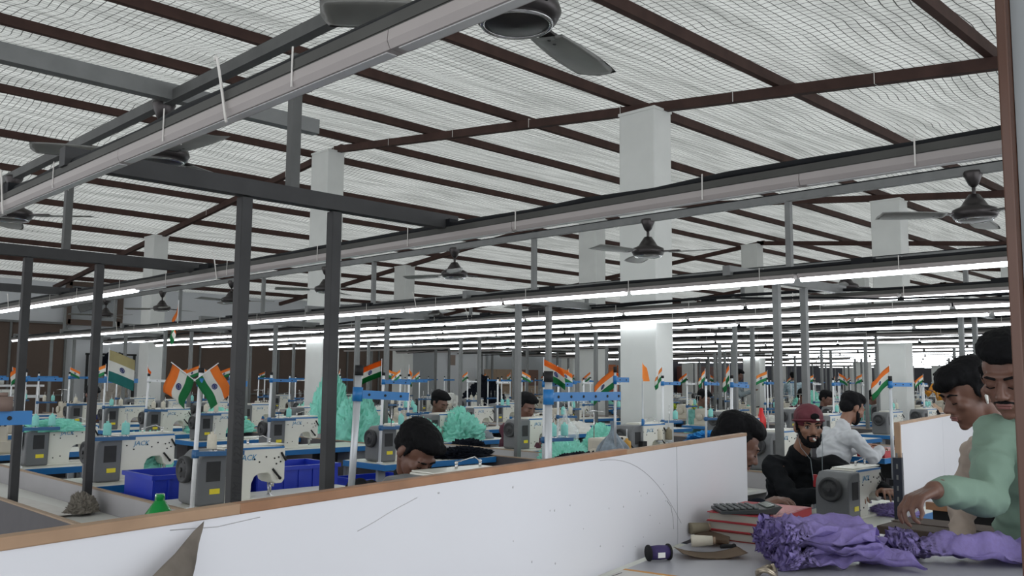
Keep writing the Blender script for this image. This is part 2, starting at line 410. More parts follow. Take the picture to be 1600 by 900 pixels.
# purlins along x and rafters along y
for i, y in enumerate(PUR):
    z = roof_z(y)
    o = MB().box((19, 0, 0), (46, 0.065, 0.10)).obj('roof_purlin', M_RUST, loc=(0, y, z-0.03)); o.rotation_euler.x = (-1 if y > 11.4 else 1)*0.0
    struct(o, 'red-brown steel purlin under the roof net, %s from the daylight side' % ORD[i+1], 'roof purlins')
for i, x in enumerate(PX):
    mb = MB()
    mb.bar((x+0.2, -2.5, roof_z(-2.5)-0.13), (x+0.2, 11.5, roof_z(11.4)-0.13), 0.075, 0.10); mb.bar((x+0.2, 11.3, roof_z(11.4)-0.13), (x+0.2, 23.95, roof_z(23.95)-0.13), 0.075, 0.10)
    if i == 0:
        for q in range(12): # wire ties
            y = 0.3+q*1.4; z = roof_z(y)-0.13
            mb.box((x+0.2, y, z), (0.085, 0.006, 0.11), 1)
    struct(mb.obj('roof_rafter', [M_RUST, M_PAPER]), 'brown rafter bearing on the %s line of pillars' % ORD[i+1], 'roof rafters')

# ------------------------------------------------------------------ overhead frames, spines and lamp rails
LINES = [1.73, 5.57, 9.05, 12.5, 16.0, 19.4, 22.6, 25.8, 29.3, 32.2, 36.0]
FY = [2.9, 5.3, 7.64, 9.93, 12.25, 14.6, 16.9]
LZ = 2.053          # underside of lamps
def make_frame(hang, near, z0=0.69):
    t = thing('overhead_frame', 'x', 'metal frame')
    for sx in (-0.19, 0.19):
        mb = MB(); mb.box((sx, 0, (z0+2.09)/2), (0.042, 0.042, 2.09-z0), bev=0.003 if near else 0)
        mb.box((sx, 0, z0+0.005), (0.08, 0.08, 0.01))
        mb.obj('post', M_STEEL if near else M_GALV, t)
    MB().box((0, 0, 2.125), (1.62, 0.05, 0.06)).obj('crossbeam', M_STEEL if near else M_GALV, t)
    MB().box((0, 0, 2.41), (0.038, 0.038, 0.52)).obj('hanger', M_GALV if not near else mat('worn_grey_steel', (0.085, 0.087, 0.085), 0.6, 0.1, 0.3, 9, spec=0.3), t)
    return t
fr_near = make_frame(True, True); fr_far = make_frame(True, False); fr_flat = flat(fr_far, 'overhead_frame'); fr_floor = make_frame(True, False, 0.0)
first_post = None
for li, c in enumerate(LINES):
    for fi, y in enumerate(FY):
        if not in_view(c, y, 0.05): continue
        t, d = px_of(c, y)
        lab = 'grey tube frame standing in the %s trough, %s from the partition side' % (ORD[li+1], ORD[fi+1])
        if li == 0: lab = ['tall dark square-tube frame with handwritten post', 'dark square-tube frame with taped post behind the green cone', 'third dark tube frame over the first trough', 'fourth dark tube frame over the first trough', 'fifth tube frame over the first trough', 'sixth tube frame over the first trough', 'tube frame over the first trough, against the brown wall'][fi]
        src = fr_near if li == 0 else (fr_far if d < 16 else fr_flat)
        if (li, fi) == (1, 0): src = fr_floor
        o = dup(src, (c, y, 0), 0, lab, 'overhead frames')
        if li == 0 and fi == 0: first_post = o
for q in (fr_near, fr_far, fr_floor): kill(q)
bpy.data.objects.remove(fr_flat)
# handwriting on the post that stands second row
po = [c for c in first_post.children if c.name.startswith('post')]
po[0].data = po[0].data.copy()
M_PEN = mat('marker_pen', (0.012, 0.012, 0.014), 0.6)
Mt = Matrix.Translation((-0.176, -0.0215, 1.02)) @ Matrix(((0, -1, 0, 0), (0, 0, -1, 0), (1, 0, 0, 0), (0, 0, 0, 1)))
tx = text_obj('handwriting', 'MM I LA2231122AMU', 0.042, M_PEN, po[0], Mt, 0.25)

# spine beams
for li, c in enumerate(LINES):
    y0 = max(-1.5, 0.268*0) if li < 2 else c/3.9-1.5
    zs = 2.745 if li == 0 else 2.70
    mb = MB(); mb.box((0, (y0+17.6)/2, zs), (0.045, 17.6-y0, 0.05)); mb.box((0, (y0+17.6)/2, zs+0.03), (0.02, 17.6-y0, 0.012), 1)
    tag(mb.obj('spine_beam', [M_GALV if li else mat('worn_grey_steel', (0.085, 0.087, 0.085), 0.6), M_CABLE], loc=(c, 0, 0)), 'long steel spine beam hung over the %s trough, carrying the ceiling fans' % ORD[li+1], 'beam', 'spine beams')
# tie beam crossing at the upper level
tag(MB().box((0.7, 0, 0), (3.6, 0.06, 0.075)).obj('tie_beam', M_GALV, loc=(0, 3.97, 2.76)), 'grey square tie beam crossing above the unlit lamp rail', 'beam')

RAILS = []
for li, c in enumerate(LINES):
    RAILS.append((c-(0.78 if li == 0 else 0.755), li, 0)); RAILS.append((c+0.76, li, 1))
RAILS.append((7.35, 90, 0)); RAILS.sort()
# one lamp fitting, 1.22 m long along y
def make_lamp(lit):
    t = thing('tube_light', 'x', 'tube light')
    mb = MB()
    pr = [(-0.018, 0.025), (0.018, 0.025), (0.022, 0.012), (0.018, 0.0), (-0.018, 0.0), (-0.022, 0.012)]
    mb.prism(pr, 0.0, 1.2)
    for y in (0.006, 1.194): mb.box((0, y, 0.012), (0.041, 0.010, 0.030))
    mb.obj('housing', M_BATTEN, t)
    if not lit:
        for q in list(t.children): bpy.data.objects.remove(q)
        MB().prism([(-0.021, 0.025), (0.021, 0.025), (0.023, 0.004), (0.016, -0.010), (-0.016, -0.010), (-0.023, 0.004)], 0.0, 1.223).obj('housing', M_BATTEN, t)
        MB().box((0, 0.61, -0.0105), (0.022, 1.19, 0.003)).obj('diffuser', M_TUBEOFF, t)
        return t
    mb = MB(); mb.tube((0, 0.014, -0.008), (0, 1.186, -0.008), 0.016, n=10)
    mb.obj('tube', M_TUBE if lit else M_TUBEOFF, t)
    return t
lamp_on = make_lamp(True); lamp_off = make_lamp(False)
lamp_on_flat = flat(lamp_on, 'tube_light'); lamp_off_flat = flat(lamp_off, 'tube_light')
for ri, (x, li, side) in enumerate(RAILS):
    y0 = max(-1.2, x/3.75-1.2) if ri > 1 else -0.9
    y1 = 17.2
    root = thing('lamp_rail', 'steel lamp rail with black cables, %s from the brown partition corner' % ORD[ri+1] if ri > 1 else ['steel lamp rail overhead with unlit white battens and thick black cable', 'steel lamp rail resting on the dark frames, lit only at its far end'][ri], 'lamp rail', (x, 0, LZ-0.005), 0, 'lamp rails')
    mb = MB(); hh = 0.026; mb.box((0, (y0+y1)/2, 0.025+hh/2), (0.042, y1-y0, hh))
    mb.box((-0.0215, (y0+y1)/2, 0.030), (0.004, y1-y0, 0.005)); mb.obj('channel', M_CHAN, root)
    rnd = random.Random(ri)
    mb = MB()
    step = 0.3 if ri < 4 else 0.9
    pts = []; y = y0
    while y < y1: pts.append((rnd.uniform(-0.012, 0.012), y, 0.034+hh+rnd.uniform(-0.003, 0.004)+(0.03*max(0, math.sin(y*1.3+ri)) if ri > 2 else 0))); y += step
    mb.path(pts, 0.0125 if ri < 2 else 0.013, 6)
    if ri > 2:
        pts2 = [(p[0]-0.03, p[1], p[2]-0.03+0.05*math.sin(p[1]*0.9+ri)) for p in pts]; mb.path(pts2, 0.008, 5)
    # junction boxes
    yy = y0+rnd.uniform(0.5, 2)
    while yy < y1 and x < 25:
        mb.box((0, yy, 0.042+hh), (0.045, 0.12, 0.034)); yy += rnd.uniform(2.2, 3.4)
    mb.obj('cable', M_CABLE, root)
    if ri < 8:
        mb = MB(); yy = y0+0.4
        while yy < min(y1, 12):
            mb.box((-0.024, yy, 0.035), (0.002, 0.004, 0.085)); mb.box((0.024, yy, 0.035), (0.002, 0.004, 0.085)); yy += rnd.uniform(0.6, 1.1)
        mb.obj('cable_tie', M_PAPER, root)['kind'] = 'stuff'
    # hoops of loose wire
    if ri in (0, 1, 2, 3):
        for yy in ([3.55, 1.9] if ri == 0 else [4.0+ri, 9.0, 12.5]):
            mb = MB(); mb.path([(-0.03, yy+0.02*math.sin(a*3)-0.07*a, 0.13+0.02*math.sin(a*PI)-0.16*a+0.05*math.sin(a*PI)) for a in [q/8 for q in range(9)]], 0.0035, 5)
            mb.obj('loose_wire', M_PAPER, root)
    # lamps
    n = 0; y = y1-1.25; seq = 0
    while y > y0:
        if abs(y-0) >= 0:
            vis = in_view(x, y+0.6, 0.12)
            if ri == 0: lit = False
            elif ri == 1: lit = y > 5.2
            else: lit = not (x > 9.5 and ri % 3 != 0 and y > 8.5+(ri*37 % 5))
            gap = (ri == 4 and y < 0) or (ri == 9 and y > 13) or (ri == 11 and seq == 5)
            if vis and not gap:
                d = px_of(x, y+0.6)[1]
                src = (lamp_on if lit else lamp_off) if d < 12 else (lamp_on_flat if lit else lamp_off_flat)
                if ri == 0: lab = 'unlit white tube batten on the overhead rail, %s from the wall end' % ORD[seq+1]
                elif ri == 1 and not lit: lab = 'unlit tube batten on the second rail, %s from the wall end' % ORD[seq+1]
                elif not lit: lab = 'unlit tube batten on the %s rail, %s from the wall end' % (ORD[ri+1], ORD[seq+1])
                elif ri > 13: lab = 'lit tube light in the dense bright rows at the far side of the hall'
                else: lab = 'lit tube light on the %s rail, %s from the wall end' % (ORD[ri+1], ORD[seq+1])
                dup(src, (x, y, LZ-0.005), 0, lab, 'lit tube lights' if lit else 'unlit tube battens')
        seq += 1; y -= 1.225
for q in (lamp_on, lamp_off): kill(q)
for q in (lamp_on_flat, lamp_off_flat): bpy.data.objects.remove(q)

# ceiling fans
def make_fan(ang):
    t = thing('ceiling_fan', 'x', 'ceiling fan')
    MB().lathe([(0.0, 0.0), (0.05, -0.005), (0.055, -0.02), (0.028, -0.085), (0.014, -0.1), (0.0, -0.1)], n=14).obj('canopy', M_FAN, t)
    MB().tube((0, 0, -0.05), (0, 0, -0.2), 0.011, n=8).obj('rod', M_FAN, t)
    mb = MB(); mb.lathe([(0.0, -0.14), (0.03, -0.145), (0.06, -0.19), (0.075, -0.215), (0.12, -0.235), (0.128, -0.26), (0.115, -0.285), (0.10, -0.292), (0.08, -0.300), (0.0, -0.305)], n=28)
    mo = mb.obj('motor_housing', M_FAN, t)
    mb = MB(); R = 0.098
    mb.grid(32, 8, lambda u, v: Vector(((R+0.007*math.cos(2*PI*v))*math.cos(2*PI*u), (R+0.007*math.cos(2*PI*v))*math.sin(2*PI*u), -0.295+0.007*math.sin(2*PI*v))))
    mb.obj('trim_ring', M_CHROME, mo)
    for k in range(3):
        a = ang+k*2*PI/3
        mb = MB()
        def f(u, v):
            r = 0.17+0.39*u; wd = 0.058+0.022*math.sin(u*PI*0.8); s = (v-0.5)*2*wd
            if u > 0.97: r -= 0.012*abs(v-0.5)*2
            return Vector((r*math.cos(a)-s*math.sin(a), r*math.sin(a)+s*math.cos(a), -0.268+0.12*s-0.02*(1-(2*v-1)**2)*0.3))
        mb.grid(12, 6, f)
        mb.bm.verts.ensure_lookup_table()
        fs = mb.bm.faces[:]
        r = bmesh.ops.solidify(mb.bm, geom=fs, thickness=0.004)
        bl = mb.obj('blade', M_BLADE, t)
        mb = MB(); c, s_ = math.cos(a), math.sin(a)
        mb.bar((0.09*c, 0.09*s_, -0.262), (0.25*c, 0.25*s_, -0.262), 0.05, 0.008)
        for q in (0.2, 0.235): mb.tube((q*c, q*s_, -0.275), (q*c, q*s_, -0.255), 0.006, n=6)
        mb.obj('blade_iron', M_FAN, bl)
    return t
n = 0
for li, c in enumerate(LINES[:8]):
    for fi, y in enumerate([1.72, 4.08, 6.35, 8.55, 10.75, 12.85, 15.0]):
        if not in_view(c, y, 0.03): continue
        t_, d = px_of(c, y)
        if li > 1 and (li*7+fi) % 3 == 1: continue
        fan = make_fan(math.radians(15) if (li, fi) == (0, 0) else math.radians([-12, 30, 75, 10, 50][(li*3+fi) % 5]))
        fan.location = (c, y, 2.75 if li == 0 else 2.70)
        if li == 0: lab = ['big dark ceiling fan with chrome ring close overhead', 'dark ceiling fan half hidden behind the unlit rail', 'dark ceiling fan at the edge of view above the first trough', 'fourth ceiling fan above the first trough', 'fifth ceiling fan above the first trough', 'sixth ceiling fan above the first trough', 'ceiling fan above the first trough next to the brown wall'][fi]
        else: lab = 'ceiling fan on the %s spine beam, %s from the daylight side' % (ORD[li+1], ORD[fi+1])
        tag(fan, lab, 'ceiling fan', 'ceiling fans')
        if d > 11:
            fl = flat(fan, 'ceiling_fan'); fl.location = fan.location; kill(fan)

# ------------------------------------------------------------------ work troughs
for li, c in enumerate(LINES):
    y0 = (2.35, 3.25)[li] if li < 2 else max(0.4, (c-0.5)/3.73-0.6); y1 = 16.9; L = y1-y0
    t = thing('work_trough', ('long open board trough with white floor between the first two columns' if li == 0 else 'long grey board trough running under the %s spine beam' % ORD[li+1]), 'work trough', (c, y0, 0), 0, 'work troughs')
    M_OUT = mat('dark_board', (0.085, 0.08, 0.085), 0.7)
    MB().box((0, L/2, 0.675), (0.5, L, 0.02)).obj('floor_board', M_TROUGHIN, t)
    for sx in (-0.262, 0.262):
        mb = MB(); mb.box((sx, L/2, 0.70), (0.018, L, 0.2)); mb.box((sx, L/2, 0.803), (0.026, L, 0.008), 1); mb.box((sx*1.045, L/2, 0.56), (0.006, L, 0.478), 2); mb.obj('side_board', [M_TROUGH, M_CARD, M_OUT], t)
    yy = 0.3
    while yy < L:
        mb = MB(); mb.box((-0.22, yy, 0.33), (0.04, 0.04, 0.66)); mb.box((0.22, yy, 0.33), (0.04, 0.04, 0.66)); mb.box((0, yy, 0.3), (0.44, 0.03, 0.03)); mb.obj('trestle', M_GALV, t)
        yy += 2.35

# ------------------------------------------------------------------ sewing tables, machines, thread stands
TZ = 0.80
TW, TD = 1.15, 0.54
def make_table():
    t = thing('sewing_table', 'x', 'sewing table')
    MB().box((TW/2, TD/2, TZ-0.016), (TW-0.008, TD-0.008, 0.032), bev=0.004).obj('tabletop', M_WHITETOP, t)
    mb = MB()
    for (c, d) in (((TW/2, 0.0, TZ-0.024), (TW+0.012, 0.008, 0.044)), ((TW/2, TD, TZ-0.024), (TW+0.012, 0.008, 0.044)), ((0, TD/2, TZ-0.024), (0.008, TD, 0.044)), ((TW, TD/2, TZ-0.024), (0.008, TD, 0.044))): mb.box(c, d)
    mb.obj('edge_band', M_BLUE, t)
    for x in (0.16, TW-0.16):
        mb = MB(); mb.box((x, TD/2, 0.41), (0.07, 0.035, 0.72), bev=0.003); mb.box((x, TD/2, 0.755), (0.05, TD*0.8, 0.03)); mb.obj('leg', M_LEG, t)
        mb = MB(); mb.box((x, TD/2, 0.03), (0.06, TD*0.95, 0.035), bev=0.004); mb.obj('foot', M_LEG, t)
    MB().box((TW/2, TD/2, 0.20), (TW-0.32, 0.04, 0.03)).obj('stretcher', M_LEG, t)
    mb = MB(); mb.box((TW*0.42, TD*0.5, 0.13), (0.36, 0.24, 0.012), rot=Euler((0.25, 0, 0))); mb.tube((TW*0.5, TD*0.5, 0.14), (TW*0.6, TD*0.5, 0.7), 0.006, n=6); mb.obj('treadle', M_BLACK, t)
    mb = MB(); mb.box((TW*0.62, TD*0.45, 0.66), (0.16, 0.2, 0.18), bev=0.01); mb.obj('control_box', M_BLACK, t)
    mb = MB(); mb.box((TW*0.86, TD*0.5, 0.70), (0.2, 0.34, 0.11)); mb.obj('drawer', M_GREYWALL, t)
    return t
def make_machine():
    """lockstitch machine seen from its back: hand wheel towards -x, needle towards +x"""
    t = thing('sewing_machine', 'x', 'sewing machine')
    W2 = 0.075
    arm = [(0.15, 0.0), (0.315, 0.0), (0.318, 0.09), (0.335, 0.125), (0.365, 0.14), (0.415, 0.14), (0.43, 0.13), (0.44, 0.095), (0.462, 0.08), (0.50, 0.08), (0.515, 0.10), (0.515, 0.262), (0.50, 0.278), (0.30, 0.286), (0.15, 0.282)]
    body = MB().prism(arm, -W2, W2, bev=0.006)
    body.box((0.36, 0, 0.006), (0.50, 0.178, 0.012), bev=0.003)
    MB().box((0.335, 0, 0.2865), (0.36, 0.135, 0.006), bev=0.002).obj('top_plate', M_MACH, t)
    mb = MB(); mb.box((0.335, -W2-0.001, 0.272), (0.345, 0.003, 0.011)); mb.box((0.335, W2+0.001, 0.272), (0.345, 0.003, 0.011)); stripe = mb.obj('stripe', M_BLUE)
    mo = [(0.0, 0.015), (0.02, 0.0), (0.16, 0.0), (0.165, 0.26), (0.15, 0.276), (0.05, 0.272), (0.012, 0.235), (0.0, 0.2)]
    mc = MB().prism(mo, -0.098, 0.098, bev=0.012).obj('motor_cover', M_MOTOR, t)
    mb = MB(); mb.box((0.10, -0.0995, 0.07), (0.055, 0.002, 0.026)); mb.obj('warning_sticker', M_YELLOW, mc)
    mb = MB(); mb.box((0.09, -0.0995, 0.17), (0.075, 0.002, 0.10)); mb.obj('vent_panel', M_STEEL, mc)
    mb = MB(); ax = Vector((-1, 0, 0))
    mb.lathe([(0.0, 0.034), (0.03, 0.034), (0.036, 0.026), (0.05, 0.026), (0.055, 0.034), (0.066, 0.032), (0.070, 0.018), (0.066, 0.002), (0.0, 0.0)], (0.0, 0, 0.18), 24, 0, ax)
    mb.tube((-0.036, 0, 0.18), (-0.044, 0, 0.18), 0.012, n=8)
    for q in range(6):
        a = q*PI/3; mb.tube((-0.026, 0.042*math.cos(a), 0.18+0.042*math.sin(a)), (-0.030, 0.042*math.cos(a), 0.18+0.042*math.sin(a)), 0.005, n=6)
    mb.obj('handwheel', mat('handwheel_plastic', (0.045, 0.046, 0.048), 0.55, spec=0.3), t)
    mb = MB(); mb.tube((0.475, 0, 0.08), (0.475, 0, 0.03), 0.006, n=8); mb.tube((0.475, 0, 0.03), (0.475, 0, 0.002), 0.002, n=6); mb.tube((0.475, 0.03, 0.08), (0.475, 0.018, 0.014), 0.004, n=6); mb.box((0.475, 0.006, 0.014), (0.016, 0.036, 0.005)); mb.tube((0.475, -0.02, 0.085), (0.475, -0.02, 0.06), 0.009, n=8)
    mb.obj('needle_bar', M_CHROME, t)
    for (x, z) in ((0.20, 0.215), (0.245, 0.19), (0.20, 0.05), (0.25, 0.06), (0.33, 0.215), (0.36, 0.20), (0.45, 0.215), (0.462, 0.185), (0.475, 0.22), (0.487, 0.195), (0.40, 0.225)):
        body.tube((x, -W2+0.001, z), (x, -W2-0.003, z), 0.0045, n=8, mi=1)
    b = body.obj('machine_body', [M_MACH, M_BLACK], t); stripe.parent = b; mb = MB()
    mb.tube((0.44, -W2, 0.16), (0.475, -W2-0.02, 0.11), 0.006, n=6); mb.ball((0.475, -W2-0.02, 0.11), 0.009, u=8, v=6); mb.obj('lever', M_BLACK, t); mb = MB(); mb.tube((0.49, -W2, 0.245), (0.51, -W2-0.018, 0.20), 0.006, n=6)
    mb.obj('lever', M_BLACK, t)
    mb = MB()
    for x in (0.33, 0.46):
        mb.tube((x, 0, 0.287), (x, 0, 0.31), 0.006, n=8); mb.ball((x, 0, 0.312), 0.008, u=8, v=6)
    mb.path([(0.33, 0.0, 0.315), (0.40, -0.03, 0.335), (0.46, 0.0, 0.312)], 0.0025, 5)
    mb.obj('thread_guide', M_CHROME, t)
    Ml = Matrix.Translation((0.245, -W2-0.0012, 0.212)) @ Matrix(((1, 0, 0, 0), (0, 0, -1, 0), (0, 1, 0, 0), (0, 0, 0, 1)))
    text_obj('logo', 'JACK', 0.042, M_LOGO, b, Ml, 0.2)
    return t
def make_overlock():
    t = thing('overlock_machine', 'x', 'overlock machine')
    mb = MB(); mb.box((0.16, 0, 0.05), (0.30, 0.24, 0.10), bev=0.015); mb.box((0.11, 0.02, 0.16), (0.18, 0.18, 0.16), bev=0.02); mb.box((0.24, 0.03, 0.20), (0.16, 0.10, 0.09), bev=0.015)
    mb.obj('machine_body', M_OVER, t)
    MB().box((0.13, -0.122, 0.06), (0.18, 0.012, 0.09), bev=0.006).obj('front_cover', M_OVER, t)
    mb = MB(); mb.lathe([(0.0, 0.03), (0.04, 0.03), (0.052, 0.02), (0.052, 0.0), (0.0, 0.0)], (0.01, 0.02, 0.12), 18, 0, Vector((-1, 0, 0))); mb.obj('handwheel', M_OVER, t)
    mb = MB()
    for q in range(4):
        mb.tube((0.05+q*0.04, -0.06, 0.23), (0.05+q*0.04, -0.09, 0.24), 0.011, 0.009, n=8)
    mb.tube((0.29, 0.0, 0.16), (0.29, 0.0, 0.10), 0.005, n=6); mb.box((0.29, -0.02, 0.105), (0.02, 0.06, 0.01)); mb.path([(0.31, -0.03, 0.2), (0.35, -0.05, 0.15), (0.33, -0.06, 0.09)], 0.006, 6)
    mb.obj('tension_dials', M_BLACK, t)
    mb = MB(); mb.tube((0.06, 0.08, 0.24), (0.06, 0.08, 0.42), 0.004, n=6); mb.path([(-0.02, 0.08, 0.42), (0.06, 0.08, 0.43), (0.16, 0.08, 0.42)], 0.004, 6); mb.obj('thread_guide', M_CHROME, t)
    return t
def make_stand(h=0.68, top='blue', pole=M_POLE, r=0.011, arm=0.26):
    t = thing('thread_stand', 'x', 'thread stand')
    mt = M_BLUE if top == 'blue' else M_POLE
    mb = MB(); mb.tube((0, 0, 0), (0, 0, h), r, n=10); mb.tube((0, 0, 0), (0, 0, 0.012), 0.024, n=12); mb.obj('pole', pole, t)
    MB().tube((0, 0, h-0.012), (0, 0, h+0.012), r*1.25, n=10).obj('pole_cap', M_BLACK, t)
    for z, nm in ((h-0.06, 'upper_arm'), (0.27, 'lower_arm')):
        mb = MB(); mb.box((arm/2-0.01, 0, z), (arm, 0.016 if nm == 'upper_arm' else 0.045, 0.028 if nm == 'upper_arm' else 0.022)); mb.tube((0, 0, z-0.02), (0, 0, z+0.02), r*1.6, n=10)
        a = mb.obj(nm, mt if nm == 'upper_arm' else M_DKBLUE, t)
        for q in (0.09, 0.20):
            mb = MB()
            if nm == 'upper_arm': mb.tube((q, -0.012, z), (q, 0.012, z), 0.005, n=6)
            else: mb.tube((q, 0, z), (q, 0, z+0.15), 0.003, n=6); mb.tube((q, 0, z+0.010), (q, 0, z+0.014), 0.022, n=12)
            mb.obj('eyelet' if nm == 'upper_arm' else 'spool_pin', M_BLACK if nm == 'upper_arm' else M_CHROME, a)
    return t
def cone_mesh(m, nm='thread_cone'):
    return MB().lathe([(0.0, 0.0), (0.022, 0.0), (0.024, 0.006), (0.023, 0.062), (0.019, 0.072), (0.009, 0.074), (0.008, 0.085), (0.0, 0.085)], n=14).obj(nm, m)
# prototypes
P_T = make_table(); P_M = make_machine(); P_O = make_overlock(); P_S = make_stand()
P_SW = make_stand(0.66, 'white', M_POLE, 0.012, 0.24)
F_T, F_M, F_O, F_S, F_SW = flat(P_T, 'sewing_table'), flat(P_M, 'sewing_machine'), flat(P_O, 'overlock_machine'), flat(P_S, 'thread_stand'), flat(P_SW, 'thread_stand')
P_C = {k: cone_mesh(m) for k, m in dict(mint=M_CONE_T, cream=M_CONE_W, olive=M_CONE_B, ochre=M_CONE_O).items()}
NCONE = [0]
def put_cone(x, y, z, col, where, s=1.0):
    o = P_C[col].copy(); COL.objects.link(o); o.location = (x, y, z); o.scale = (s, s, s)
    tag(o, '%s thread cone%s' % (col, where), 'thread cone', 'thread cones'); NCONE[0] += 1
    return o

# flags
def make_flag(seed, w=0.17, h=0.115, ang=0.0, droop=0.5, pale=False):
    rnd = random.Random(seed)
    t = thing('small_flag', 'x', 'flag')
    MB().tube((0, 0, -0.06), (0, 0, h+0.01), 0.0025, n=6).obj('stick', M_POLE, t)
    ph = rnd.uniform(0, 6)
    def f(u, v):  # u away from stick, v down
        x = w*u*(1-0.25*droop*u); z = h*(1-v)-droop*w*u*0.75
        y = 0.016*math.sin(u*7+ph)*u+0.01*math.sin(v*4+ph)*u
        c, s = math.cos(ang), math.sin(ang)
        return Vector((x*c-y*s, x*s+y*c, z))
    mb = MB(); mb.grid(12, 9, f, mfn=lambda u, v: 0 if v < 1/3 else (1 if v < 2/3 else 2))
    bmesh.ops.solidify(mb.bm, geom=mb.bm.faces[:], thickness=0.0012)
    cl = mb.obj('cloth', [M_SAFF, M_FWHITE, M_FGREEN], t)
    mb = MB()
    def g(u, v, off):
        a = 2*PI*u; rr = 0.0135+0.0022*(v-0.5)*2
        p = f(0.5+rr*math.cos(a)/w, 0.5+rr*math.sin(a)/h)
        return p+Vector((math.sin(ang), -math.cos(ang), 0))*off
    for off in (-0.0022, 0.0022):
        mb.grid(16, 1, lambda u, v: g(u, v, off))
        for k in range(8):
            a = k*PI/8
            p0 = f(0.5+0.012*math.cos(a)/w, 0.5+0.012*math.sin(a)/h); p1 = f(0.5-0.012*math.cos(a)/w, 0.5-0.012*math.sin(a)/h)
            dv = Vector((math.sin(ang), -math.cos(ang), 0))*off
            mb.bar(p0+dv, p1+dv, 0.0012, 0.0012)
    mb.obj('wheel_emblem', M_NAVY, cl)
    return t
FLAGP = []
for k, (a, dr) in enumerate([(0.2, 0.35), (2.7, 0.5), (0.9, 0.8), (-0.5, 0.6), (2.2, 0.9), (3.5, 0.4)]):
    p = make_flag(k, ang=a, droop=dr); FLAGP.append((p, flat(p, 'small_flag')))
def put_flag(x, y, z, k, where, s=1.0, near=True):
    src = FLAGP[k % len(FLAGP)][0 if near else 1]
    o = dup(src, (x, y, z), random.uniform(-0.3, 0.3), 'small tricolour flag on %s' % where, 'small tricolour flags')
    o.scale = (s, s, s)
    return o

